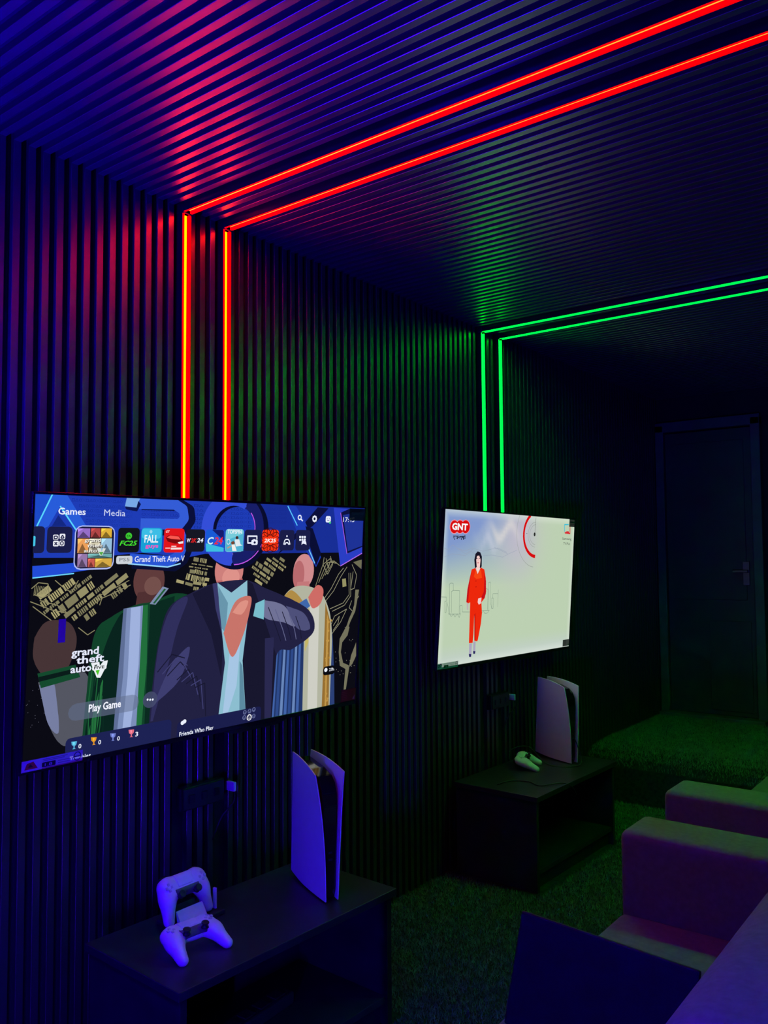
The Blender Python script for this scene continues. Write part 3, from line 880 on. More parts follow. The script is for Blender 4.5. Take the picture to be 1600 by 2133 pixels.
 ('P',(176,140,70),[(1110,395),(1114,392),(1119,388),(1124,382),(1131,377),(1138,371),(1145,367),(1152,365),(1160,365),(1168,368),(1178,373),(1189,380),(1200,389),(1210,397),(1219,406),(1226,414),(1230,420),(1231,425),(1230,430),(1227,435),(1223,439),(1218,443),(1212,446),(1206,448),(1200,450),(1194,451),(1186,451),(1178,451),(1170,450),(1162,448),(1154,446),(1146,443),(1140,440),(1135,436),(1130,430),(1125,424),(1121,417),(1118,410),(1115,404),(1112,399),(1110,395)]),
 ('P',(206,108,102),[(1260,400),(1264,396),(1269,389),(1275,382),(1282,374),(1290,366),(1297,359),(1304,353),(1310,350),(1316,349),(1322,349),(1329,351),(1335,353),(1341,356),(1345,361),(1349,365),(1352,370),(1353,376),(1354,383),(1353,391),(1352,400),(1350,409),(1347,417),(1344,424),(1340,430),(1335,435),(1330,439),(1323,444),(1316,447),(1309,449),(1302,451),(1296,451),(1290,450),(1285,447),(1280,441),(1276,434),(1272,426),(1268,418),(1265,411),(1262,404),(1260,400)]),
 ('P',(64,104,172),[(1190,430),(1250,405),(1275,440),(1215,470)]),
 ('E',(190,146,70),1401,731,5,5),
 ('E',(190,146,70),1393,693,5,5),
 ('E',(190,146,70),1404,863,5,5),
 ('E',(190,146,70),1394,550,5,5),
 ('E',(190,146,70),1400,719,5,5),
 ('E',(190,146,70),1400,845,5,5),
 ('E',(190,146,70),1391,683,5,5),
 ('E',(190,146,70),1399,559,5,5),
 ('E',(190,146,70),1399,661,5,5),
 ('E',(190,146,70),1396,789,5,5),
 ('E',(190,146,70),1415,868,5,5),
 ('E',(190,146,70),1392,629,5,5),
 ('E',(190,146,70),1413,513,5,5),
 ('E',(190,146,70),1388,506,5,5),
 ('E',(190,146,70),1414,682,5,5),
 ('E',(190,146,70),1398,519,5,5),
 ('E',(190,146,70),1412,877,5,5),
 ('E',(190,146,70),1406,845,5,5),
 ('E',(190,146,70),1402,604,5,5),
 ('E',(190,146,70),1390,602,5,5),
 ('E',(206,128,124),814,270,72,84),
 ('P',(182,98,100),[(756,310),(884,305),(884,400),(756,400)]),
 ('E',(222,146,138),824,300,44,40),
 ('P',(34,33,66),[(470,905),(471,889),(472,868),(473,842),(474,814),(475,784),(477,754),(478,726),(480,700),(482,676),(484,652),(486,628),(488,605),(491,582),(493,560),(496,539),(500,520),(504,502),(507,484),(511,468),(515,452),(520,437),(525,424),(532,411),(540,400),(550,390),(561,382),(573,375),(586,370),(599,364),(613,360),(627,355),(640,350),(653,345),(666,340),(679,336),(692,331),(705,327),(719,324),(734,321),(750,318),(767,316),(786,314),(805,312),(825,311),(845,310),(864,310),(883,310),(900,312),(915,314),(928,318),(941,322),(952,326),(965,331),(978,337),(993,343),(1010,350),(1031,357),(1054,365),(1080,374),(1106,384),(1133,393),(1158,402),(1180,412),(1200,420),(1217,428),(1231,435),(1245,442),(1256,449),(1267,456),(1275,464),(1283,472),(1290,480),(1296,489),(1301,499),(1305,509),(1308,520),(1309,531),(1309,541),(1306,551),(1300,560),(1291,569),(1278,577),(1263,586),(1246,594),(1229,601),(1211,608),(1194,615),(1180,620),(1167,623),(1154,622),(1141,620),(1128,617),(1117,616),(1106,619),(1097,626),(1090,640),(1085,663),(1082,695),(1080,733),(1079,774),(1080,814),(1080,852),(1080,883),(1080,905)]),
 ('P',(48,47,92),[(480,820),(481,797),(483,766),(485,729),(487,689),(489,647),(492,607),(496,570),(500,540),(505,515),(510,493),(516,472),(522,454),(528,438),(535,424),(543,411),(550,400),(559,390),(569,381),(580,375),(591,369),(601,366),(610,365),(616,366),(620,370),(620,377),(618,386),(613,399),(607,413),(600,429),(593,446),(586,463),(580,480),(575,497),(570,516),(565,535),(561,556),(556,576),(551,597),(545,619),(540,640),(534,663),(527,688),(520,714),(512,740),(506,765),(499,787),(494,806),(490,820)]),
 ('P',(62,62,112),[(490,760),(495,749),(502,733),(511,714),(520,694),(530,673),(540,653),(550,635),(560,620),(570,607),(582,595),(595,584),(607,574),(618,566),(628,560),(636,558),(640,560),(641,567),(640,578),(637,594),(632,611),(625,630),(618,649),(609,666),(600,680),(589,692),(575,705),(559,716),(542,728),(526,738),(511,747),(499,754),(490,760)]),
 ('P',(25,24,50),[(640,355),(730,322),(760,420),(800,560),(800,700),(740,520)]),
 ('P',(56,56,104),[(735,320),(760,318),(790,420),(800,540),(755,420)]),
 ('P',(140,190,208),[(757,317),(830,360),(909,313),(920,480),(905,640),(942,905),(790,905),(815,640),(775,420)]),
 ('P',(104,150,172),[(762,330),(815,400),(810,520),(790,500),(770,400)]),
 ('P',(166,198,228),[(840,560),(890,540),(880,740),(830,880),(815,860)]),
 ('P',(92,138,160),[(890,640),(905,660),(942,905),(905,905)]),
 ('P',(24,23,46),[(909,313),(940,330),(1090,640),(1080,905),(942,905),(905,640),(925,480)]),
 ('P',(42,41,80),[(1020,560),(1070,560),(1075,905),(1040,905)]),
 ('P',(200,116,106),[(800,520),(804,510),(808,496),(814,479),(820,461),(827,443),(834,426),(842,411),(850,400),(859,392),(870,386),(881,382),(893,379),(905,377),(915,377),(924,378),(930,380),(934,383),(936,388),(937,395),(937,402),(936,411),(934,420),(932,430),(930,440),(928,451),(925,463),(922,475),(918,489),(914,502),(910,515),(905,528),(900,540),(895,552),(889,566),(883,579),(876,592),(870,604),(863,613),(856,619),(850,620),(843,615),(836,605),(829,591),(822,575),(815,558),(809,542),(804,529),(800,520)]),
 ('P',(222,146,132),[(840,440),(843,437),(847,432),(852,426),(858,420),(863,414),(869,408),(875,403),(880,400),(885,398),(892,396),(898,395),(904,394),(910,395),(915,396),(918,397),(920,400),(920,404),(918,410),(915,418),(911,426),(906,433),(901,441),(895,446),(890,450),(884,452),(878,451),(871,450),(863,448),(856,446),(849,443),(844,441),(840,440)]),
 ('P',(112,114,150),[(1010,400),(1019,402),(1031,404),(1045,406),(1061,409),(1077,413),(1093,418),(1107,423),(1120,430),(1132,439),(1144,451),(1155,464),(1166,478),(1176,492),(1183,504),(1188,514),(1190,520),(1188,523),(1183,523),(1176,521),(1166,518),(1155,513),(1144,508),(1132,504),(1120,500),(1107,497),(1093,494),(1077,491),(1061,488),(1045,485),(1031,481),(1019,476),(1010,470),(1005,463),(1002,454),(1002,444),(1003,433),(1005,423),(1007,414),(1009,406),(1010,400)]),
 ('P',(78,80,122),[(1130,430),(1139,433),(1151,436),(1166,441),(1182,446),(1199,451),(1215,457),(1229,463),(1240,470),(1249,478),(1258,487),(1265,498),(1272,508),(1277,518),(1280,527),(1281,535),(1280,540),(1276,543),(1268,545),(1258,546),(1247,546),(1235,544),(1222,541),(1210,536),(1200,530),(1190,521),(1180,509),(1170,495),(1160,479),(1151,464),(1142,450),(1135,438),(1130,430)]),
 ('P',(122,190,205),[(960,410),(1008,396),(1008,480),(950,462)]),
 ('L',(24,24,48),4,[(500,640),(560,580),(620,600)],0),
 ('L',(64,64,114),4,[(522,650),(580,596),(634,630)],0),
 ('L',(24,24,48),4,[(544,660),(600,612),(648,660)],0),
 ('L',(64,64,114),4,[(566,670),(620,628),(662,690)],0),
 ('L',(24,24,48),4,[(588,680),(640,644),(676,720)],0),
 ('L',(64,64,114),4,[(610,690),(660,660),(690,750)],0),
 ('L',(24,24,48),4,[(632,700),(680,676),(704,780)],0),
 ('L',(64,64,114),4,[(654,710),(700,692),(718,810)],0),
 ('L',(24,24,48),4,[(676,720),(720,708),(732,840)],0),
 ('L',(24,24,48),4,[(1030,430),(1080,520),(1110,580)],0),
 ('L',(96,98,138),4,[(1070,442),(1116,526),(1140,580)],0),
 ('L',(24,24,48),4,[(1110,454),(1152,532),(1170,580)],0),
 ('L',(96,98,138),4,[(1150,466),(1188,538),(1200,580)],0),
 ('L',(24,24,48),4,[(1190,478),(1224,544),(1230,580)],0),
 ('P',(30,60,182),[(-2,-4),(1824,-5),(688,203),(605,216),(412,196),(297,204),(150,210),(4,208)]),
 ('P',(30,60,182),[(523,-25),(1593,-3),(1597,206),(534,202)]),
 ('P',(24,46,150),[(956,-2),(1593,-3),(1597,206),(973,204)]),
 ('T', (18, 42, 146), '□△○╳□△○╳□△○╳□△○╳', 128, 19, 207, 9, 0, 0.0),
 ('T', (18, 42, 146), '□△○╳□△○╳□△○╳□△○╳', 155, 38, 199, 9, 0, 0.0),
 ('T', (18, 42, 146), '□△○╳□△○╳□△○╳□△○╳', 173, 54, 191, 9, 0, 0.0),
 ('T', (18, 42, 146), '□△○╳□△○╳□△○╳□△○╳', 182, 70, 181, 9, 0, 0.0),
 ('T', (18, 42, 146), '□△○╳□△○╳□△○╳□△○╳', 183, 88, 170, 9, 0, 0.0),
 ('T', (18, 42, 146), '□△○╳□△○╳□△○╳□△○╳', 197, 102, 161, 9, 0, 0.0),
 ('T', (18, 42, 146), '○╳□△○╳□△', 398, 30, 159, 9, 0, 0.0),
 ('T', (18, 42, 146), '○╳□△○╳□△', 399, 46, 159, 9, 0, 0.0),
 ('T', (18, 42, 146), '○╳□△○╳□△', 400, 61, 159, 9, 0, 0.0),
 ('T', (18, 42, 146), '○╳□△○╳□△', 401, 77, 159, 9, 0, 0.0),
 ('T', (18, 42, 146), '○╳□△○╳□△', 402, 92, 159, 9, 0, 0.0),
 ('T', (18, 40, 142), '△○╳□△○╳□', 742, 30, 170, 9, 0, 0.0),
 ('T', (18, 40, 142), '△○╳□△○╳□', 743, 47, 170, 9, 0, 0.0),
 ('T', (18, 40, 142), '△○╳□△○╳□', 744, 64, 170, 9, 0, 0.0),
 ('T', (18, 40, 142), '△○╳□△○╳□', 745, 81, 170, 9, 0, 0.0),
 ('T', (18, 40, 142), '△○╳□△○╳□', 745, 98, 170, 9, 0, 0.0),
 ('T', (20, 40, 138), '╳□△○╳□△○', 990, 25, 114, 10, 0, 0.0),
 ('T', (20, 40, 138), '╳□△○╳□△○', 991, 42, 114, 10, 0, 0.0),
 ('T', (20, 40, 138), '╳□△○╳□△○', 992, 60, 114, 10, 0, 0.0),
 ('T', (20, 40, 138), '╳□△○╳□△○', 993, 78, 114, 10, 0, 0.0),
 ('T', (18, 40, 140), '□△', 628, 22, 45, 9, 0, 0.0),
 ('T', (18, 40, 140), '□△', 629, 39, 45, 9, 0, 0.0),
 ('T', (18, 40, 140), '□△', 629, 55, 45, 9, 0, 0.0),
 ('T', (18, 40, 140), '□△', 630, 72, 45, 9, 0, 0.0),
 ('T', (18, 40, 140), '□△', 631, 88, 45, 9, 0, 0.0),
 ('T', (18, 40, 140), '□△', 632, 105, 45, 9, 0, 0.0),
 ('P',(28,74,200),[(0,2),(59,-4),(4,120)]),
 ('P',(40,92,218),[(59,-4),(110,-1),(184,101),(150,118),(87,37),(49,105),(2,124)]),
 ('P',(20,40,130),[(82,67),(61,104),(113,103)]),
 ('L',(90,215,255),5,[(59,-3),(2,122)],0),
 ('L',(90,215,255),5,[(87,37),(149,117)],0),
 ('P',(34,76,214),[(1,235),(151,227),(226,250),(3,275)]),
 ('L',(110,215,255),4,[(3,274),(148,263)],0),
 ('P',(10,12,24),[(4,214),(150,210),(151,226),(3,234)]),
 ('L',(10,15,58),48,[(398,17),(557,16),(607,39),(614,71),(588,107),(422,110)],0),
 ('L',(52,92,214),40,[(388,18),(541,16),(579,35),(586,67),(566,90),(397,91)],0),
 ('P',(120,168,230),[(336,-1),(390,-1),(377,33),(330,30)]),
 ('P',(14,22,80),[(330,30),(377,33),(383,9),(395,20),(380,47),(336,41)]),
 ('L',(10,14,50),36,[(601,144),(614,180),(594,225),(553,249),(370,234)],0),
 ('L',(40,84,212),38,[(573,126),(591,162),(572,207),(530,228),(359,217)],0),
 ('L',(150,215,255),5,[(353,234),(521,250),(579,238)],0),
 ('A',(9,12,46),58,845,113,136,126,0,360),
 ('A',(52,78,216),56,823,104,128,120,90,300),
 ('A',(24,30,104),50,829,104,129,120,-60,90),
 ('A',(200,90,240),4,829,104,107,102,-40,30),
 ('A',(200,90,240),4,836,109,155,139,20,90),
 ('P',(12,15,58),[(1290,4),(1359,6),(1265,87),(1194,125),(1113,182),(1060,214),(1139,141),(1206,83)]),
 ('P',(28,58,176),[(1108,2),(1159,3),(1212,62),(1326,225),(1298,268),(1219,182),(1157,89)]),
 ('P',(10,14,52),[(1221,88),(1266,98),(1325,209),(1298,262),(1256,182)]),
 ('L',(90,200,255),5,[(1111,4),(1172,86)],0),
 ('L',(120,210,255),5,[(1238,174),(1289,251)],0),
 ('P',(42,62,196),[(1391,3),(1494,5),(1438,24),(1494,211),(1596,181),(1597,212),(1453,267)]),
 ('P',(14,18,66),[(1438,24),(1494,5),(1585,6),(1596,181),(1494,211)]),
 ('P',(30,50,150),[(1455,34),(1586,14),(1595,175),(1499,200)]),
 ('L',(170,90,230),4,[(1438,24),(1494,212)],0),
 ('L',(190,110,240),4,[(1454,267),(1597,210)],0),
 ('T', (235, 240, 255), 'Games', 81, 64, 99, 22, 2, 0.0),
 ('T', (205, 215, 245), 'Media', 250, 65, 83, 22, 0, 0.0),
 ('A',(235,240,255),5,1184,51,9,9,0,360),
 ('L',(235,240,255),6,[(1192,58),(1203,66)],0),
 ('A',(235,240,255),7,1274,55,10,10,0,360),
 ('L',(235,240,255),7,[(1286,55),(1289,55)],0),
 ('L',(235,240,255),7,[(1283,63),(1286,65)],0),
 ('L',(235,240,255),7,[(1275,66),(1275,70)],0),
 ('L',(235,240,255),7,[(1267,63),(1265,66)],0),
 ('L',(235,240,255),7,[(1263,55),(1260,56)],0),
 ('L',(235,240,255),7,[(1266,48),(1263,45)],0),
 ('L',(235,240,255),7,[(1274,44),(1274,40)],0),
 ('L',(235,240,255),7,[(1282,47),(1284,44)],0),
 ('R',(235,240,255),1344,41,1376,70,8),
 ('E',(30,50,140),1353,52,2,2),
 ('E',(30,50,140),1366,52,2,2),
 ('A',(30,50,140),3,1360,56,7,5,20,160),
 ('E',(70,210,130),1372,70,6,5),
 ('T', (235, 240, 255), '17:45', 1457, 65, 75, 21, 0, 0.0),
 ('R',(26,29,72),-5,105,38,193,12),
 ('R',(70,200,235),-5,137,7,170,4),
 ('R',(26,29,72),46,105,135,193,14),
 ('R',(240,242,250),67,132,86,149,4),
 ('R',(240,242,250),90,129,110,147,4),
 ('R',(240,242,250),68,152,88,171,4),
 ('R',(240,242,250),90,152,108,170,4),
 ('L',(40,42,80),4,[(71,137),(82,137),(82,145),(71,146)],1),
 ('L',(40,42,80),4,[(100,133),(106,143),(94,144)],1),
 ('L',(40,42,80),4,[(73,157),(83,167)],0),
 ('L',(40,42,80),4,[(82,157),(73,167)],0),
 ('A',(40,42,80),4,99,161,5,6,0,360),
 ('R',(176,190,250),144,100,296,252,26),
 ('R',(20,22,60),148,104,292,247,22),
 ('R',(30,24,30),156,109,285,243,2),
 ('R',(150,110,200),154,110,200,142,0),
 ('P',(90,66,120),[(157,141),(174,121),(197,141)]),
 ('P',(187,137,250),[(154,111),(176,111),(154,123)]),
 ('R',(176,70,70),203,109,239,141,0),
 ('P',(105,42,42),[(207,141),(219,121),(236,140)]),
 ('P',(220,87,87),[(203,110),(220,110),(204,122)]),
 ('R',(224,178,60),242,109,283,141,0),
 ('P',(134,106,36),[(245,140),(260,120),(280,140)]),
 ('P',(255,222,75),[(242,110),(261,110),(242,122)]),
 ('R',(236,160,90),156,145,196,194,0),
 ('P',(141,96,54),[(159,193),(173,162),(193,194)]),
 ('P',(255,200,112),[(155,146),(174,146),(156,165)]),
 ('R',(214,206,180),198,145,241,195,0),
 ('P',(128,123,108),[(202,194),(217,162),(239,194)]),
 ('P',(255,255,225),[(198,146),(218,146),(199,165)]),
 ('R',(150,190,220),244,144,285,195,0),
 ('P',(90,114,132),[(248,194),(262,162),(283,194)]),
 ('P',(187,237,255),[(244,145),(263,145),(245,165)]),
 ('R',(150,120,170),158,197,194,242,0),
 ('P',(90,72,102),[(162,241),(174,213),(191,242)]),
 ('P',(187,150,212),[(158,197),(175,198),(159,215)]),
 ('R',(110,170,170),196,197,287,211,0),
 ('P',(66,102,102),[(199,210),(236,202),(283,211)]),
 ('P',(137,212,212),[(196,198),(240,198),(196,203)]),
 ('R',(200,90,80),197,214,222,243,0),
 ('P',(120,54,48),[(200,242),(208,224),(219,242)]),
 ('P',(250,112,100),[(197,214),(208,214),(197,225)]),
 ('R',(214,170,70),224,214,288,244,0),
 ('P',(128,102,42),[(228,243),(252,225),(285,244)]),
 ('P',(255,212,87),[(224,215),(255,215),(225,226)]),
 ('T', (46, 40, 40), 'grand', 183, 158, 61, 12, 3, 0.0),
 ('T', (240, 238, 230), 'grand', 181, 156, 61, 12, 2, 0.0),
 ('T', (46, 40, 40), 'theft', 195, 177, 58, 12, 3, 0.0),
 ('T', (240, 238, 230), 'theft', 192, 175, 58, 12, 2, 0.0),
 ('T', (46, 40, 40), 'auto', 182, 194, 49, 12, 3, 0.0),
 ('T', (240, 238, 230), 'auto', 180, 192, 49, 12, 2, 0.0),
 ('P',(220,225,220),[(228,178),(243,178),(247,191),(252,178),(263,179),(249,204),(241,204)]),
 ('P',(80,170,70),[(236,191),(255,191),(246,204)]),
 ('R',(18,20,28),308,106,395,194,12),
 ('E',(60,200,50),351,135,13,12),
 ('T', (18, 40, 20), 'EA', 343, 139, 16, 8, 1, 0.0),
 ('T', (70, 225, 50), 'FC25', 315, 169, 72, 17, 3, 0.3),
 ('R',(24,160,214),402,105,491,195,12),
 ('R',(60,190,230),404,108,486,144,10),
 ('T', (235, 245, 250), 'FALL', 416, 158, 58, 27, 3, 0.0),
 ('T', (250, 70, 190), 'guys', 421, 177, 55, 13, 3, 0.0),
 ('E',(150,215,240),442,119,6,6),
 ('R',(226,22,28),499,106,589,196,12),
 ('P',(120,8,12),[(506,140),(520,132),(563,134),(585,153),(580,162),(548,163),(516,155)]),
 ('P',(250,90,80),[(510,140),(526,133),(563,136),(574,148),(531,145)]),
 ('P',(235,235,235),[(560,158),(585,153),(585,162),(567,164)]),
 ('T', (250, 235, 235), 'GT', 506, 122, 17, 8, 2, 0.3),
 ('R',(245,220,220),533,171,555,175,0),
 ('R',(245,220,220),507,178,528,181,0),
 ('R',(245,220,220),531,178,580,185,0),
 ('R',(22,23,36),597,108,685,194,12),
 ('T', (235, 240, 255), 'W', 601, 158, 18, 15, 3, 0.2),
 ('T', (225, 30, 30), '2K', 619, 158, 28, 15, 3, 0.2),
 ('T', (235, 240, 255), '24', 648, 158, 30, 16, 3, 0.2),
 ('R',(24,90,214),689,108,780,195,12),
 ('P',(20,28,110),[(717,109),(770,109),(776,114),(778,152)]),
 ('P',(60,190,225),[(691,162),(779,180),(779,195),(694,194)]),
 ('T', (215, 245, 250), 'C', 698, 165, 30, 27, 3, 0.2),
 ('T', (235, 40, 60), '24', 730, 165, 42, 27, 3, 0.2),
 ('R',(120,205,220),785,105,877,196,12),
 ('P',(80,180,210),[(786,152),(875,123),(879,194),(788,194)]),
 ('T', (240, 245, 250), 'TOPSPIN', 794, 123, 72, 15, 3, 0.0),
 ('P',(70,40,40),[(836,137),(843,132),(851,137),(850,145),(838,145)]),
 ('P',(225,235,240),[(832,147),(855,146),(863,166),(874,171),(839,175)]),
 ('P',(120,70,50),[(814,158),(826,152),(834,160),(830,167),(817,167)]),
 ('P',(240,240,235),[(817,167),(833,166),(845,193),(823,193)]),
 ('L',(200,150,120),5,[(797,181),(815,173)],0),
 ('A',(220,235,240),3,801,156,8,10,0,360),
 ('R',(26,29,72),882,107,970,193,12),
 ('L',(235,240,255),6,[(923,161),(901,161),(899,133),(947,133),(948,147)],0),
 ('R',(235,240,255),919,148,953,169,6),
 ('E',(26,29,72),937,159,6,5),
 ('R',(235,240,255),928,145,940,150,2),
 ('R',(246,52,18),976,106,1067,194,12),
 ('A',(60,10,10),3,1058,150,18,15,0,360),
 ('A',(60,10,10),3,1054,168,18,15,0,360),
 ('A',(60,10,10),3,1041,182,18,15,0,360),
 ('A',(60,10,10),3,1023,187,17,15,0,360),
 ('A',(60,10,10),3,1004,182,17,15,0,360),
 ('A',(60,10,10),3,990,168,17,15,0,360),
 ('A',(60,10,10),3,984,150,17,15,0,360),
 ('A',(60,10,10),3,988,132,17,15,0,360),
 ('A',(60,10,10),3,1001,118,17,15,0,360),
 ('A',(60,10,10),3,1019,113,17,15,0,360),
 ('A',(60,10,10),3,1038,118,17,15,0,360),
 ('A',(60,10,10),3,1052,131,18,15,0,360),
 ('R',(246,52,18),982,136,1061,164,0),
 ('T', (250, 245, 240), '2K25', 988, 158, 65, 15, 3, 0.15),
 ('R',(26,29,72),1073,106,1157,193,12),
 ('R',(26,29,72),1166,105,1252,194,12),
 ('E',(235,240,255),1114,132,4,4),
 ('L',(235,240,255),5,[(1098,166),(1102,151),(1108,146),(1122,146),(1128,151),(1133,166),(1125,166),(1120,160),(1110,160),(1107,166)],1),
 ('R',(235,240,255),1186,131,1197,140,2),
 ('R',(235,240,255),1187,143,1198,152,2),
 ('R',(235,240,255),1200,131,1211,140,2),
 ('R',(235,240,255),1201,142,1211,152,2),
 ('R',(235,240,255),1214,131,1225,140,2),
 ('R',(235,240,255),1214,142,1225,152,2),
 ('P',(235,240,255),[(1201,169),(1203,155),(1210,151),(1220,151),(1228,155),(1232,170),(1223,166),(1211,164)]),
 ('R',(206,212,218),305,206,370,235,8),
 ('T', (130, 135, 145), 'PS5', 317, 225, 42, 12, 2, 0.0),
 ('T', (235, 240, 255), 'Grand Theft Auto V', 379, 229, 216, 21, 1, 0.0),
 ('T', (20, 26, 30), 'grand', 153, 547, 102, 25, 4, 0.0),
 ('T', (232, 236, 255), 'grand', 152, 545, 102, 25, 3, 0.0),
 ('T', (20, 26, 30), 'theft', 172, 575, 105, 25, 4, 0.0),
 ('T', (232, 236, 255), 'theft', 171, 573, 105, 25, 3, 0.0),
 ('T', (20, 26, 30), 'auto', 153, 604, 78, 25, 4, 0.0),
 ('T', (232, 236, 255), 'auto', 151, 602, 78, 25, 3, 0.0),
 ('P',(235,240,245),[(226,576),(258,575),(261,589),(274,574),(291,573),(288,590),(265,631),(251,629)]),
 ('P',(80,200,40),[(245,604),(262,601),(255,622)]),
 ('P',(20,50,30),[(238,584),(251,583),(248,591)]),
 ('R',(238,242,248),232,588,287,603,6),
 ('T', (20, 40, 30), 'FIVE', 239, 599, 40, 10, 3, 0.0),
 ('R',(96,108,136,0.55),150,709,426,768,58),
 ('T', (242, 244, 255), 'Play Game', 226, 746, 126, 26, 3, 0.0),
 ('E',(70,76,110,0.8),473,738,31,30),
 ('E',(235,240,255),462,736,4,4),
 ('E',(235,240,255),473,738,4,4),
 ('E',(235,240,255),484,739,4,4),
 ('R',(29,34,84),146,825,572,927,16),
 ('P',(90,180,220),[(167,838),(188,840),(186,850),(180,856),(180,861),(184,865),(172,865),(176,861),(176,855),(169,849)]),
 ('P',(117,234,255),[(173,841),(180,841),(179,851),(175,850)]),
 ('P',(226,150,40),[(240,836),(262,839),(260,849),(254,855),(254,860),(259,865),(246,864),(250,860),(249,854),(242,848)]),
 ('P',(255,195,52),[(247,839),(254,840),(253,850),(249,849)]),
 ('P',(110,125,200),[(314,835),(337,838),(335,849),(329,854),(329,860),(333,864),(320,863),(324,860),(324,853),(317,847)]),
 ('P',(143,162,255),[(321,838),(328,839),(328,849),(323,848)]),
 ('P',(226,110,130),[(388,835),(411,837),(410,848),(403,854),(403,860),(408,864),(394,863),(398,860),(398,853),(390,847)]),
 ('P',(255,143,169),[(395,838),(402,838),(402,849),(397,848)]),
 ('T', (235, 240, 255), '0', 194, 866, 11, 15, 2, 0.0),
 ('T', (235, 240, 255), '0', 269, 866, 11, 15, 2, 0.0),
 ('T', (235, 240, 255), '0', 343, 866, 11, 15, 2, 0.0),
 ('T', (235, 240, 255), '3', 417, 864, 12, 16, 2, 0.0),
 ('T', (225, 230, 255), 'Trophies', 163, 905, 79, 16, 2, 0.0),
 ('R',(27,30,76),598,842,1017,980,16),
 ('R',(235,240,255),614,840,631,856,8),
 ('R',(235,240,255),623,836,640,852,8),
 ('T', (235, 240, 255), 'Friends Who Play', 610, 898, 161, 16, 2, 0.0),
 ('A',(120,130,180),2,929,855,8,8,0,360),
 ('E',(120,130,180),925,853,2,1),
 ('E',(120,130,180),932,854,2,1),
 ('A',(120,130,180),2,929,856,4,3,20,160),
 ('A',(120,130,180),2,954,854,8,8,0,360),
 ('E',(120,130,180),950,852,2,1),
 ('E',(120,130,180),958,853,2,1),
 ('A',(120,130,180),2,954,855,5,3,20,160),
 ('A',(120,130,180),2,977,851,8,8,0,360),
 ('E',(120,130,180),973,848,2,1),
 ('E',(120,130,180),981,850,2,1),
 ('A',(120,130,180),2,977,852,5,3,20,160),
 ('A',(120,130,180),2,927,876,8,8,0,360),
 ('E',(120,130,180),923,874,2,1),
 ('E',(120,130,180),931,875,2,1),
 ('A',(120,130,180),2,927,877,4,3,20,160),
 ('A',(250,250,255),4,954,880,11,11,0,360),
 ('E',(250,250,255),950,877,2,1),
 ('E',(250,250,255),958,879,2,1),
 ('A',(250,250,255),2,954,881,5,3,20,160),
 ('A',(120,130,180),2,978,878,8,8,0,360),
 ('E',(120,130,180),974,875,2,1),
 ('E',(120,130,180),982,877,2,1),
 ('A',(120,130,180),2,978,879,5,3,20,160),
 ('R',(8,9,16),1375,719,1450,759,14),
 ('E',(240,245,255),1392,735,10,9),
 ('T', (240, 245, 255), '27h', 1413, 743, 32, 13, 2, 0.0),
]

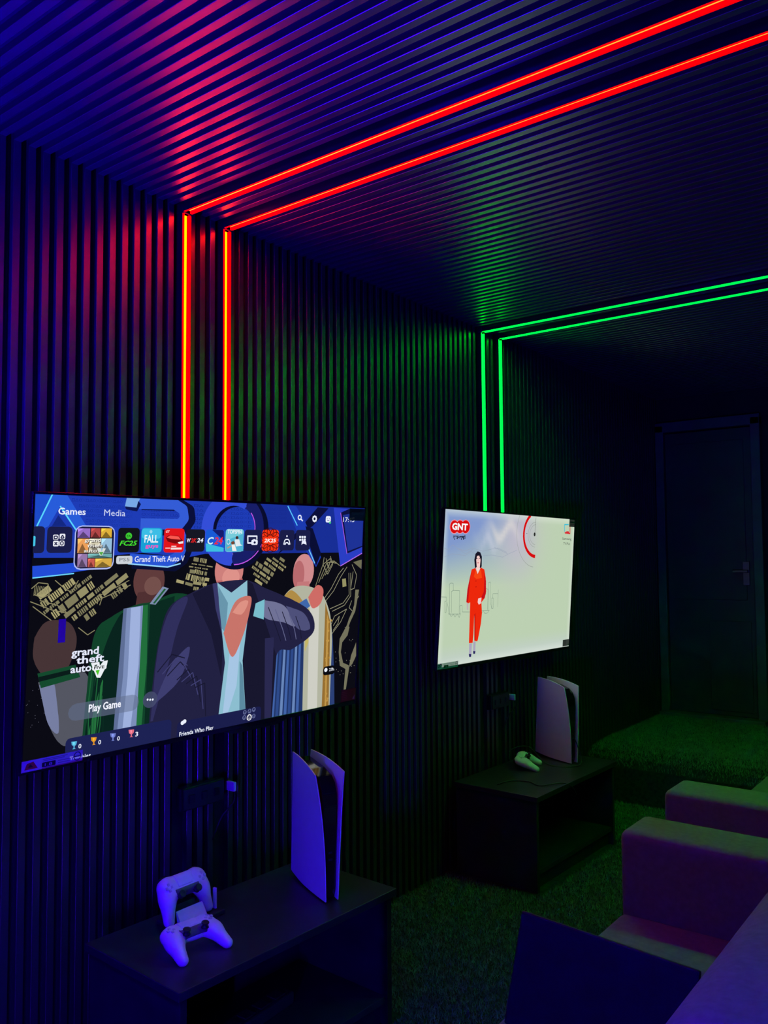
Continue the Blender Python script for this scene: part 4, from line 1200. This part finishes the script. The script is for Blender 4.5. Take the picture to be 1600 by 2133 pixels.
PICTURE_NEWS = [
 ('L',(150,160,180),2,[(15,272),(94,254),(229,263),(285,237),(346,262)],0),
 ('L',(150,160,180),2,[(10,221),(49,233),(89,202),(146,223),(227,237),(294,218),(415,236),(512,222),(587,215),(694,241)],0),
 ('L',(150,160,180),2,[(146,223),(228,253),(307,224)],0),
 ('L',(150,160,180),2,[(418,262),(516,258),(644,271),(721,248),(813,227)],0),
 ('L',(150,160,180),2,[(536,209),(614,228),(708,251)],0),
 ('E',(250,150,160),99,98,47,41),
 ('E',(250,150,160),157,96,47,41),
 ('E',(250,150,160),215,94,48,41),
 ('E',(215,12,14),99,98,42,37),
 ('E',(215,12,14),157,96,43,37),
 ('E',(215,12,14),215,94,44,38),
 ('T', (250, 250, 250), 'GNT', 76, 114, 161, 37, 5, 0.0),
 ('L',(20,20,40),4,[(91,152),(149,151)],0),
 ('L',(20,20,40),4,[(98,152),(98,160),(94,162),(99,164)],0),
 ('L',(20,20,40),4,[(109,152),(110,165)],0),
 ('L',(20,20,40),4,[(110,165),(104,169),(113,173)],0),
 ('L',(20,20,40),4,[(128,152),(129,156),(142,156),(143,161),(127,163),(141,167)],0),
 ('L',(20,20,40),4,[(155,152),(182,152)],0),
 ('L',(20,20,40),4,[(136,157),(151,157)],0),
 ('L',(20,20,40),4,[(155,152),(157,165)],0),
 ('L',(20,20,40),4,[(147,159),(156,158)],0),
 ('L',(20,20,40),4,[(169,152),(165,157),(172,162),(181,160)],0),
 ('L',(20,20,40),4,[(180,152),(181,165)],0),
 ('L',(20,20,40),4,[(181,165),(173,168),(182,172)],0),
 ('L',(20,20,40),4,[(160,152),(218,150)],0),
 ('L',(20,20,40),4,[(191,151),(185,159),(197,159)],0),
 ('L',(20,20,40),4,[(200,151),(202,165)],0),
 ('L',(20,20,40),4,[(187,158),(201,156)],0),
 ('L',(20,20,40),4,[(193,150),(194,156),(206,160),(193,164)],0),
 ('L',(20,20,40),4,[(202,164),(195,168),(204,170)],0),
 ('L',(20,20,40),4,[(212,150),(210,156),(219,160),(209,165)],0),
 ('L',(20,20,40),4,[(216,150),(209,142)],0),
 ('A',(150,158,150),3,1057,107,255,229,95,215),
 ('A',(215,12,14),22,1061,119,168,146,92,238),
 ('A',(150,158,150),3,1055,120,107,84,95,265),
 ('A',(150,158,150),3,1055,120,86,67,95,265),
 ('L',(60,62,60),3,[(1043,8),(1037,115)],0),
 ('E',(40,42,40),1034,119,12,13),
 ('E',(60,60,60),932,115,4,3),
 ('L',(60,190,215),9,[(1455,90),(1450,40),(1511,38)],0),
 ('L',(215,40,50),9,[(1534,50),(1538,101),(1462,98),(1461,90)],0),
 ('P',(215,40,50),[(1471,94),(1528,96),(1515,85),(1484,86)]),
 ('T', (60, 66, 66), 'Samsung', 1427, 147, 135, 18, 0, 0.0),
 ('T', (60, 66, 66), 'TV Plus', 1445, 181, 99, 18, 0, 0.0),
 ('L',(96,120,110),2,[(5,498),(55,501),(57,524),(41,525),(48,590),(58,590),(62,530),(81,567),(89,598),(84,598)],0),
 ('L',(96,120,110),2,[(95,598),(78,428),(91,422),(116,424),(121,465),(102,471),(114,593)],0),
 ('L',(96,120,110),2,[(114,465),(186,469),(193,597),(203,604),(195,557),(218,555),(225,594),(307,598)],0),
 ('L',(96,120,110),2,[(84,599),(205,605),(196,625),(172,602),(151,620),(133,602),(113,615),(95,600)],0),
 ('L',(96,120,110),2,[(433,616),(449,594),(469,614),(500,613),(520,597),(425,596)],0),
 ('L',(96,120,110),2,[(467,464),(493,467),(498,593)],0),
 ('L',(96,120,110),2,[(505,600),(497,425),(516,423),(528,549),(547,589)],0),
 ('L',(96,120,110),2,[(541,524),(561,524),(562,588),(547,586),(541,524)],0),
 ('L',(96,120,110),2,[(551,524),(551,497),(611,497)],0),
 ('L',(96,120,110),2,[(612,473),(617,582)],0),
 ('P',(245,205,200),[(329,262),(399,259),(398,313),(383,339),(353,339),(336,313)]),
 ('P',(24,22,38),[(336,339),(324,288),(333,253),(357,237),(386,243),(406,268),(409,326),(401,339),(388,334),(393,288),(375,262),(352,265),(346,288),(355,331)]),
 ('E',(40,30,40),353,280,6,3),
 ('E',(40,30,40),378,280,6,3),
 ('L',(190,60,70),4,[(359,306),(376,306)],0),
 ('L',(205,150,145),3,[(367,285),(364,295)],0),
 ('P',(236,40,12),[(341,336),(368,374),(400,334),(440,346),(461,398),(473,482),(460,521),(426,545),(438,610),(432,673),(408,767),(401,779),(368,773),(369,726),(365,619),(354,618),(355,731),(351,784),(311,783),(308,697),(302,540),(285,546),(261,538),(266,463),(287,389),(301,345)]),
 ('P',(196,16,24),[(301,348),(289,408),(282,514),(277,542),(261,538),(266,463),(287,389)]),
 ('P',(196,16,24),[(441,352),(466,418),(471,495),(455,524),(418,519),(446,482),(447,417)]),
 ('P',(246,70,20),[(344,345),(368,377),(401,343),(418,397),(359,403),(329,389)]),
 ('P',(246,214,206),[(349,339),(368,373),(392,337)]),
 ('P',(180,8,14),[(354,618),(364,606),(378,771),(368,770)]),
 ('E',(150,10,10),354,415,5,3),
 ('E',(150,10,10),358,450,5,3),
 ('P',(240,205,205),[(388,521),(424,516),(421,551),(398,558),(384,543)]),
 ('P',(190,175,180),[(265,543),(284,544),(285,586),(271,582)]),
 ('P',(170,165,190),[(314,786),(344,787),(344,856),(318,854)]),
 ('P',(170,165,190),[(357,777),(383,778),(384,841),(361,839)]),
 ('P',(40,36,96),[(315,847),(343,850),(342,867),(321,866)]),
 ('P',(40,36,96),[(360,834),(386,836),(383,852),(364,851)]),
]

def news_backdrop(u, v):
    x, y = u / 1600.0, v / 900.0
    green = np.array((188, 208, 178.)); blue = np.array((128, 152, 205.)); pink = np.array((196, 184, 206.)); pale = np.array((205, 216, 198.))
    c = green * 1.0
    t = max(0, 1 - y / 0.5) * max(0, 1 - x / 0.68)
    c = c + (blue - c) * min(1, 1.9 * t)
    p = math.exp(-((x - 0.52) / 0.16) ** 2 - ((y - 0.15) / 0.28) ** 2)
    c = c + (pink - c) * 0.75 * p
    cl = math.exp(-((x - 0.40 - 0.3 * (0.12 - y)) / 0.12) ** 2 - ((y - 0.12 - 0.05 * math.sin(x * 38)) / 0.045) ** 2)
    c = c + (np.array((226, 220, 214.)) - c) * 0.7 * cl
    cl2 = math.exp(-((x - 0.30) / 0.06) ** 2 - ((y - 0.2 - 0.04 * math.sin(x * 60)) / 0.05) ** 2)
    c = c + (np.array((205, 208, 222.)) - c) * 0.6 * cl2
    b = max(0, (y - 0.86) / 0.14)
    c = c + (np.array((196, 206, 214.)) - c) * 0.7 * b
    e = max(0, 1 - min(x, 1 - x, y * 0.56, (1 - y) * 0.56) / 0.03)
    c = c + (np.array((222, 232, 218.)) - c) * 0.6 * e
    return tuple(np.clip(c, 0, 255))

# ------------------------------------------------------------------ televisions
def television(name, label, width, centre, yaw, tilt, roll, ops, backdrop, stickers):
    u = Vector((math.sin(yaw), math.cos(yaw), 0)); n = Vector((math.cos(yaw), -math.sin(yaw), 0)); up = Vector((0, 0, 1))
    n2 = n * math.cos(tilt) - up * math.sin(tilt); up2 = up * math.cos(tilt) + n * math.sin(tilt)
    u2 = u * math.cos(roll) + up2 * math.sin(roll); up3 = up2 * math.cos(roll) - u * math.sin(roll)
    r = empty(name)
    R3 = Matrix((u2, -n2, up3)).transposed()
    r.matrix_world = Matrix.Translation(centre) @ R3.to_4x4()
    tag(r, label, 'television', 'wall mounted televisions')
    h = width * 0.575
    sw = width - 0.014
    sh = h - 0.022
    zc = 0.004
    box('back_case', -width / 2 + 0.004, width / 2 - 0.004, 0.004, 0.022, -h / 2 + 0.004, h / 2 - 0.004, M['tvplastic'], r, 0.004)
    box('rear_housing', -width * 0.33, width * 0.33, 0.022, 0.046, -h * 0.40, h * 0.16, M['tvplastic'], r, 0.012)
    # bezel: four mitred bars around the panel
    bm = bmesh.new()
    W2, H2 = width / 2, h / 2
    for x0, x1, z0, z1 in ((-W2, -sw / 2, -H2, H2), (sw / 2, W2, -H2, H2), (-sw / 2, sw / 2, zc + sh / 2, H2), (-sw / 2, sw / 2, -H2, zc - sh / 2)):
        box_bm(x0, x1, -0.003, 0.012, z0, z1, 0.0015, 1, bm=bm)
    put('bezel', bm_mesh('bezel', bm), M['tvmetal'], r)
    # slim sensor bar under the chin
    bm = prism_bm([(0.02, -H2 + 0.001), (0.06, -H2 - 0.012), (0.24, -H2 - 0.012), (0.28, -H2 + 0.001)], -0.001, 0.014)
    put('sensor_bar', bm_mesh('sensor_bar', bm), M['tvplastic'], r)
    p = Painter(sw, sh)
    if backdrop: p.grid(64, 40, backdrop)
    p.run(ops)
    o = put('screen', p.mesh('screen'), M['picture'], r, (0, 0, zc))
    box('wall_bracket', -0.12, 0.12, 0.046, centre[0] - 0.010, -0.10, 0.05, M['metal'], r, 0.003)
    for nm, lab, x0, y0, x1, y1, sops in stickers:
        q = Painter((x1 - x0) / 1600 * sw, (y1 - y0) / 900 * sh, x1 - x0, y1 - y0)
        q.run([('P', (30, 30, 30), [(0, 0), (1, 0), (0, 1)])])
        q = Painter((x1 - x0) / 1600 * sw, (y1 - y0) / 900 * sh, x1 - x0, y1 - y0)
        q.run(sops)
        so = put(nm, q.mesh(nm), M['print'], r, (((x0 + x1) / 3200 - 0.5) * sw, -0.0042, zc + (0.5 - (y0 + y1) / 1800) * sh))
        so['label'] = lab
    return r

def sheet(c, w, h): return ('P', c, [(0, 0), (w, 0), (w, h), (0, h)])
LBL = [sheet((225, 225, 232, 0.75), 216, 37), ('P', (200, 200, 215), [(3, 3), (64, 3), (64, 34), (3, 34)]), ('P', (190, 40, 60), [(10, 30), (18, 10), (40, 6), (56, 30)]), ('P', (60, 20, 40), [(22, 24), (30, 12), (40, 24)]),
       ('R', (30, 28, 40), 70, 16, 118, 32, 3), ('T', (200, 200, 210), '1.8', 80, 29, 26, 9, 1, 0), ('L', (120, 100, 130), 2, [(72, 6), (160, 6)], 0), ('L', (120, 100, 130), 2, [(72, 11), (150, 11)], 0), ('L', (120, 100, 130), 2, [(126, 20), (176, 20)], 0), ('L', (120, 100, 130), 2, [(126, 27), (170, 27)], 0),
       ('A', (50, 45, 70), 3, 196, 18, 12, 14, 0, 360), ('L', (50, 45, 70), 3, [(186, 18), (206, 18)], 0), ('L', (190, 60, 110), 3, [(70, 35), (216, 35)], 0)]
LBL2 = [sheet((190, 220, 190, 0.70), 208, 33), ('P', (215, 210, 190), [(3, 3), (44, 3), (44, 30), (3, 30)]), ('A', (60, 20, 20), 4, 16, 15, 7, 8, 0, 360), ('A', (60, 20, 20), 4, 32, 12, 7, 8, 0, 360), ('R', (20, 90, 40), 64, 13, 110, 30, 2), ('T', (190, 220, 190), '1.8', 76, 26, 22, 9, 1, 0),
        ('L', (110, 140, 110), 2, [(60, 7), (170, 7)], 0), ('L', (110, 140, 110), 2, [(118, 16), (170, 16)], 0), ('L', (110, 140, 110), 2, [(118, 24), (165, 24)], 0), ('A', (20, 60, 50), 3, 190, 14, 11, 12, 0, 360), ('L', (20, 60, 50), 3, [(180, 14), (200, 14)], 0)]  # white label, green neon light put into the sheet colour
CORNER = [sheet((16, 26, 26, 0.97), 108, 56), ('L', (40, 64, 60), 3, [(4, 4), (104, 4), (104, 52), (4, 52)], 1), ('R', (44, 74, 66), 14, 18, 96, 28, 0), ('L', (36, 60, 54), 2, [(20, 38), (80, 38)], 0)]
REDTAG = [sheet((150, 16, 34), 100, 56)] + [('L', (210, 60, 70), 2, [(6, 12 + 8 * i), (40, 12 + 8 * i)], 0) for i in range(5)] + [('P', (215, 120, 120), [(76, 50), (94, 30), (92, 52)])]
BROWN = [sheet((74, 30, 26, 0.94), 92, 46)] + [('L', (150, 70, 50), 2, [(6, 8 + 7 * i), (48, 8 + 7 * i)], 0) for i in range(5)] + [('P', (160, 130, 110), [(76, 44), (90, 22), (90, 46)])]
television('television', 'large wall television showing a dark game menu below the red neon strips', 1.230, (0.137, 1.727, 1.211), 0.0535, 0.0855, 0.0101, PICTURE_MENU, None,
    [('sticker', 'white energy label at the lower left screen corner', -5, 873, 211, 910, LBL), ('sticker', 'dark sticker at the upper right screen corner', 1495, 2, 1603, 58, CORNER),
     ('sticker', 'red sticker at the lower right screen corner', 1500, 842, 1600, 898, REDTAG), ('sticker', 'small blank upright paper strip on the screen', 100, 415, 126, 494, [sheet((150, 110, 180), 26, 79)])])  # paper strip is white, violet light is put into its colour
television('television', 'wall television showing a red suited presenter below the green neon strips', 1.215, (0.1065, 3.585, 1.2457), 0.0314, 0.0695, -0.0077, PICTURE_NEWS, news_backdrop,
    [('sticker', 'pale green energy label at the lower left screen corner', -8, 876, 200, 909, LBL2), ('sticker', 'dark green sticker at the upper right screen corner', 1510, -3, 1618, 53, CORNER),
     ('sticker', 'brown sticker at the lower right screen corner', 1497, 849, 1589, 895, BROWN)])

# ------------------------------------------------------------------ low media cabinets
TOP = 0.394
def cabinet(label, loc, rz, w, d):
    r = empty('media_cabinet', loc, rz)          # local x = depth to the front, local y = width
    tag(r, label, 'cabinet', 'low black media cabinets')
    m = M['blacklam']
    box('top_board', 0, d, 0, w, TOP - 0.022, TOP, m, r, 0.002)
    box('side_panel', 0.004, d - 0.012, 0.012, 0.032, 0.0, TOP - 0.022, m, r, 0.001)
    box('side_panel', 0.004, d - 0.012, w - 0.032, w - 0.012, 0.0, TOP - 0.022, m, r, 0.001)
    box('back_panel', 0.004, 0.014, 0.032, w - 0.032, 0.06, TOP - 0.022, m, r)
    box('shelf', 0.014, d - 0.02, 0.032, w - 0.032, 0.065, 0.085, m, r, 0.001)
    box('plinth', 0.03, d - 0.04, 0.032, w - 0.032, 0.0, 0.065, m, r, 0.001)
    return r
cabinet('black low cabinet holding two controllers under the game menu television', (0.098, 1.292, 0), math.radians(-2.4), 0.79, 0.40)
cabinet('black low cabinet holding one controller under the presenter television', (0.016, 3.178, 0), math.radians(-1.5), 0.79, 0.415)

# ------------------------------------------------------------------ game consoles
def console_panel(side):
    nu, nv = 18, 34
    bm = bmesh.new()
    def pt(u, v, t):
        zt = 0.390 - 0.026 * u ** 2.2
        zb = 0.004 + 0.010 * (1 - u) ** 3
        z = zb + (zt - zb) * v
        xb = -0.130 + 0.042 * v
        xf = 0.130 + 0.008 * math.sin(math.pi * v) - 0.010 * v
        x = xb + u * (xf - xb)
        off = 0.0175 + 0.009 * v + 0.018 * (v ** 2.6) * (0.15 + 0.85 * u ** 1.5) + 0.005 * math.sin(math.pi * u) * (1 - 0.5 * v)
        return Vector((x, side * (off + t), z))
    V = {}
    for li, t in enumerate((0.0, 0.0035)):
        for i in range(nu + 1):
            for j in range(nv + 1):
                V[li, i, j] = bm.verts.new(pt(i / nu, j / nv, t))
    for li in (0, 1):
        for i in range(nu):
            for j in range(nv):
                bm.faces.new((V[li, i, j], V[li, i + 1, j], V[li, i + 1, j + 1], V[li, i, j + 1]))
    for i in range(nu):
        bm.faces.new((V[0, i, 0], V[0, i + 1, 0], V[1, i + 1, 0], V[1, i, 0])); bm.faces.new((V[0, i, nv], V[0, i + 1, nv], V[1, i + 1, nv], V[1, i, nv]))
    for j in range(nv):
        bm.faces.new((V[0, 0, j], V[0, 0, j + 1], V[1, 0, j + 1], V[1, 0, j])); bm.faces.new((V[0, nu, j], V[0, nu, j + 1], V[1, nu, j + 1], V[1, nu, j]))
    bmesh.ops.recalc_face_normals(bm, faces=bm.faces[:])
    for e in bm.edges:
        if len(e.link_faces) == 2 and e.calc_face_angle() > 0.9: e.smooth = False
    return bm_mesh('side_cover', bm, True)

def console(label, loc, rz):
    r = empty('game_console', loc, rz)           # local x = front
    tag(r, label, 'game console', 'upright white and black game consoles')
    put('side_cover', console_panel(1), M['white'], r)
    put('side_cover', console_panel(-1), M['white'], r)
    outline = [(-0.122, 0.006), (0.112, 0.006), (0.120, 0.03), (0.122, 0.27), (0.118, 0.305), (0.104, 0.332), (0.080, 0.350), (0.03, 0.362), (-0.086, 0.372)]
    bm = prism_bm(outline, -1.0, 1.0)
    for v in bm.verts: v.co.y *= 0.0165 + 0.0085 * v.co.z / 0.376
    bmesh.ops.bevel(bm, geom=bm.edges[:], offset=0.002, segments=2, affect='EDGES')
    put('core', bm_mesh('core', bm), M['gloss'], r)
    box('base_foot', -0.075, 0.075, -0.022, 0.022, 0.0, 0.006, M['rubber'], r, 0.002)
    for z in (0.115, 0.135):
        box('port', 0.1195, 0.1225, -0.006, 0.006, z, z + 0.006, M['rubber'], r)
    for k in range(5):
        box('vent_fin', -0.1245 + 0.004 * k, -0.1215 + 0.004 * k, -0.014, 0.014, 0.05 + k * 0.06, 0.09 + k * 0.06, M['rubber'], r)
    return r
console('white and black upright game console on the cabinet under the game menu', (0.324, 1.922, TOP), math.radians(-24))
console('white and black upright game console on the cabinet under the presenter', (0.190, 3.832, TOP), math.radians(-22))

# ------------------------------------------------------------------ controllers
def smin(a, b, k):
    h = np.clip(0.5 + 0.5 * (b - a) / k, 0, 1)
    return b + (a - b) * h - k * h * (1 - h)
def cone_capsule(X, Y, Z, a, b, ra, rb, sz=1.0):
    a, b = np.array(a), np.array(b); d = b - a
    t = np.clip(((X - a[0]) * d[0] + (Y - a[1]) * d[1] + (Z - a[2]) * d[2]) / (d @ d), 0, 1)
    q = np.sqrt((X - a[0] - t * d[0]) ** 2 + (Y - a[1] - t * d[1]) ** 2 + ((Z - a[2] - t * d[2]) * sz) ** 2)
    return q - (ra + (rb - ra) * t)
def pad_sdf(X, Y, Z):
    def rbox(cx, cy, cz, hx, hy, hz, rr):
        qx, qy, qz = np.abs(X - cx) - hx + rr, np.abs(Y - cy) - hy + rr, np.abs(Z - cz) - hz + rr
        return np.sqrt(np.maximum(qx, 0) ** 2 + np.maximum(qy, 0) ** 2 + np.maximum(qz, 0) ** 2) + np.minimum(np.maximum(qx, np.maximum(qy, qz)), 0) - rr
    d = rbox(0, 0.014, 0.0, 0.056, 0.030, 0.017, 0.015)
    for s in (-1, 1):
        d = smin(d, cone_capsule(X, Y, Z, (s * 0.054, 0.018, 0.0), (s * 0.058, -0.012, -0.003), 0.0255, 0.0235, 1.25), 0.014)
        d = smin(d, cone_capsule(X, Y, Z, (s * 0.058, -0.010, -0.003), (s * 0.066, -0.062, -0.016), 0.0225, 0.0150, 1.1), 0.010)
    return d
def inset_sdf(X, Y, Z):
    reg = np.maximum(np.abs(X) - (0.040 - 0.5 * np.maximum(0, -Y - 0.005)), np.maximum(Y - 0.004, -Y - 0.040))
    return np.maximum(np.maximum(pad_sdf(X, Y, Z) - 0.0013, reg), 0.002 - Z)
def touch_sdf(X, Y, Z):
    reg = np.maximum(np.abs(X) - (0.0255 + 0.12 * (Y - 0.008)), np.maximum(0.007 - Y, Y - 0.042))
    return np.maximum(np.maximum(pad_sdf(X, Y, Z) - 0.0016, reg), 0.002 - Z)
BB = ((-0.092, -0.085, -0.040), (0.092, 0.056, 0.030))
pad_shell = nets_mesh('shell', pad_sdf, *BB, 0.0034)
pad_inset = nets_mesh('centre_inset', inset_sdf, *BB, 0.0026)
pad_touch = nets_mesh('touch_pad', touch_sdf, *BB, 0.0026)
stick_me = lathe_mesh('thumbstick', [(0.0105, 0.0), (0.0085, 0.003), (0.0045, 0.005), (0.0045, 0.009), (0.0095, 0.0105), (0.0102, 0.0125), (0.0095, 0.014), (0.0075, 0.0135), (0.001, 0.0125)])
btn_me = lathe_mesh('button', [(0.0048, 0.0), (0.0048, 0.0022), (0.004, 0.003), (0.001, 0.0032)], 14)
def dpad():
    bm = bmesh.new()
    for dx, dy in ((0, 1), (1, 0), (0, -1), (-1, 0)):
        cx, cy = dx * 0.0078, dy * 0.0078
        box_bm(cx - 0.0037, cx + 0.0037, cy - 0.0037, cy + 0.0037, 0, 0.003, 0.0008, 1, bm=bm)
    return bm_mesh('direction_pad', bm)
dpad_me = dpad()
def trigger(s):
    return nets_mesh('trigger', lambda X, Y, Z: cone_capsule(X, Y, Z, (s * 0.046, 0.040, -0.004), (s * 0.056, 0.038, -0.006), 0.0115, 0.0115), BB[0], (BB[1][0], 0.065, BB[1][2]), 0.003)
trig_me = {-1: trigger(-1), 1: trigger(1)}
def controller(label, loc, rot, group='white game controllers'):
    r = empty('game_controller', loc)
    r.rotation_mode = 'QUATERNION'
    r.rotation_quaternion = rot.to_quaternion()
    tag(r, label, 'game controller', group)
    put('shell', pad_shell, M['white'], r)
    put('centre_inset', pad_inset, M['insert'], r)
    put('touch_pad', pad_touch, M['white'], r)
    for s in (-1, 1):
        put('thumbstick', stick_me, M['rubber'], r, (s * 0.0275, -0.013, 0.0145))
        put('trigger', trig_me[s], M['rubber'], r)
    put('direction_pad', dpad_me, M['button'], r, (-0.056, 0.014, 0.0185))
    for dx, dy in ((0, 1), (1, 0), (0, -1), (-1, 0)):
        put('button', btn_me, M['button'], r, (0.056 + dx * 0.0085, 0.014 + dy * 0.0085, 0.0182))
    return r
def rotm(rz, rx, ry=0):
    return Matrix.Rotation(math.radians(rz), 3, 'Z') @ Matrix.Rotation(math.radians(rx), 3, 'X') @ Matrix.Rotation(math.radians(ry), 3, 'Y')
controller('white controller lying flat at the front of the nearer cabinet', (0.345, 1.440, TOP + 0.037), rotm(84, 10))
controller('white controller standing upright in the charging dock', (0.208, 1.524, TOP + 0.090), rotm(90, 56))
controller('white controller lying on the farther cabinet beside the console', (0.150, 3.590, TOP + 0.036), rotm(112, 10))

# charging dock
dk = empty('charging_dock', (0.200, 1.527, TOP))
tag(dk, 'small white and black charging dock under the upright controller', 'charging dock')
box('base', -0.045, 0.055, -0.055, 0.105, 0.0, 0.014, M['rubber'], dk, 0.004)
bm = prism_bm([(-0.03, 0.012), (0.035, 0.012), (0.012, 0.058), (-0.02, 0.058)], -0.045, 0.03)
put('cradle', bm_mesh('cradle', bm), M['rubber'], dk)
bm = prism_bm([(0.040, 0.010), (0.062, 0.010), (0.034, 0.050), (0.030, 0.050)], -0.048, 0.040)
put('front_plate', bm_mesh('front_plate', bm), M['white'], dk)
box('end_post', 0.020, 0.032, 0.088, 0.095, 0.012, 0.070, M['white'], dk, 0.002)

# ------------------------------------------------------------------ cables, plugs, power strip
def cable(label, pts, r=0.0022):
    o = put('cable', tube_mesh('cable', pts, r), M['cable'])
    return tag(o, label, 'cable')
cable('thin black cable trailing over the front edge of the farther cabinet', [(0.20, 3.24, TOP + 0.003), (0.22, 3.33, TOP + 0.003), (0.29, 3.36, TOP + 0.003), (0.36, 3.33, TOP + 0.003), (0.42, 3.42, TOP + 0.004), (0.445, 3.47, TOP - 0.02), (0.45, 3.50, TOP - 0.06)])
cable('thin black charging cable looping from the lone controller to the console', [(0.075, 3.57, TOP + 0.03), (0.05, 3.64, TOP + 0.06), (0.10, 3.72, TOP + 0.065), (0.22, 3.68, TOP + 0.006), (0.33, 3.72, TOP + 0.003), (0.345, 3.79, TOP + 0.02), (0.308, 3.796, TOP + 0.118)])
cable('thin black cable hanging off the side of the farther console', [(0.29, 3.90, TOP + 0.15), (0.25, 3.95, TOP + 0.15), (0.20, 3.99, TOP + 0.11), (0.12, 4.01, TOP + 0.05), (0.07, 4.02, 0.2), (0.05, 4.03, 0.004)])

def socket(label, plabel, y, z, pcol):
    r = empty('wall_socket', (-FACE, y, z))
    tag(r, label, 'socket', 'wall sockets under the televisions')
    box('box_body', 0.001, 0.030, -0.085, 0.085, -0.035, 0.035, M['tvplastic'], r, 0.003)
    box('face_plate', 0.030, 0.034, -0.080, 0.080, -0.031, 0.031, M['blacklam'], r, 0.001)
    for k in (-0.05, 0.0, 0.05):
        box('switch', 0.034, 0.038, k - 0.010, k + 0.010, -0.012, 0.012, M['tvplastic'], r, 0.001)
    p = empty('plug_adapter', (-FACE + 0.0, y + 0.115, z + 0.005))
    tag(p, plabel, 'plug', 'white plugs under the televisions')
    box('plug_body', 0.012, 0.048, -0.006, 0.006, -0.018, 0.012, M['white'], p, 0.003, 3, True)
    box('plug_collar', 0.0, 0.014, -0.013, 0.013, -0.018, 0.012, M['rubber'], p, 0.002)
    put('lead', tube_mesh('lead', [(0.045, 0, -0.02), (0.05, -0.01, -0.05), (0.03, -0.04, -0.09), (0.01, -0.06, -0.16)], 0.003), M['cable'], p)
socket('black wall socket box under the game menu television', 'small white plug under the game menu television', 1.755, 0.655, None)
socket('black wall socket box under the presenter television', 'small white plug under the presenter television', 3.60, 0.69, None)

ps = empty('power_strip', (0.30, 1.70, 0.085), math.radians(4))
tag(ps, 'power strip lying inside the nearer cabinet', 'power strip')
box('strip_body', -0.03, 0.03, -0.14, 0.14, 0.0, 0.035, M['rubber'], ps, 0.005)
for k in range(4): box('outlet', -0.018, 0.018, -0.115 + k * 0.062, -0.075 + k * 0.062, 0.035, 0.038, M['rubber'], ps, 0.001)

# ------------------------------------------------------------------ sofas
def sofa(label, y0, y1, x0, back0):
    r = empty('sofa', (x0, y0, 0))
    tag(r, label, 'sofa', 'two seat sofas facing the televisions')
    W = y1 - y0; AW = 0.19; m = M['fabric']
    box('base', 0.03, 0.80, 0.02, W - 0.02, 0.05, 0.26, m, r, 0.02, 3, True)
    for a, b in ((AW, W / 2), (W / 2, W - AW)):
        box('seat_cushion', 0.0, 0.60, a + 0.002, b - 0.002, 0.25, 0.392, m, r, 0.022, 4, True)
    box('arm', -0.005, 0.80, 0.0, AW, 0.05, 0.613, m, r, 0.025, 4, True)
    box('arm', -0.005, 0.80, W - AW, W, 0.05, 0.613, m, r, 0.025, 4, True)
    box('backrest', 0.50, 0.82, AW + 0.002, W - AW - 0.002, 0.26, 0.47, m, r, 0.03, 4, True)
    box('back_cushion', 0.475, 0.80, back0, W - AW - 0.004, 0.40, 0.735, m, r, 0.10, 6, True)
    for x in (0.06, 0.74):
        for y in (0.06, W - 0.06):
            box('foot', x - 0.025, x + 0.025, y - 0.025, y + 0.025, 0.0, 0.055, M['rubber'], r, 0.003)
    return r
sofa('grey sofa nearest the camera, facing the game menu television', 0.84, 2.51, 1.130, 0.33)
sofa('grey sofa farther back, facing the presenter television', 2.795, 4.36, 1.090, 0.196)

# dark board propped on the near sofa
bd = put('propped_board', bm_mesh('propped_board', box_bm(-0.20, 0.20, -0.006, 0.006, 0.0, 0.225, 0.004, 2)), M['board'], None, (1.352, 1.595, 0.394))
tag(bd, 'flat dark navy board propped upright on the nearest sofa seat', 'board')
bd.rotation_euler = (math.radians(-19), 0, math.radians(-6))
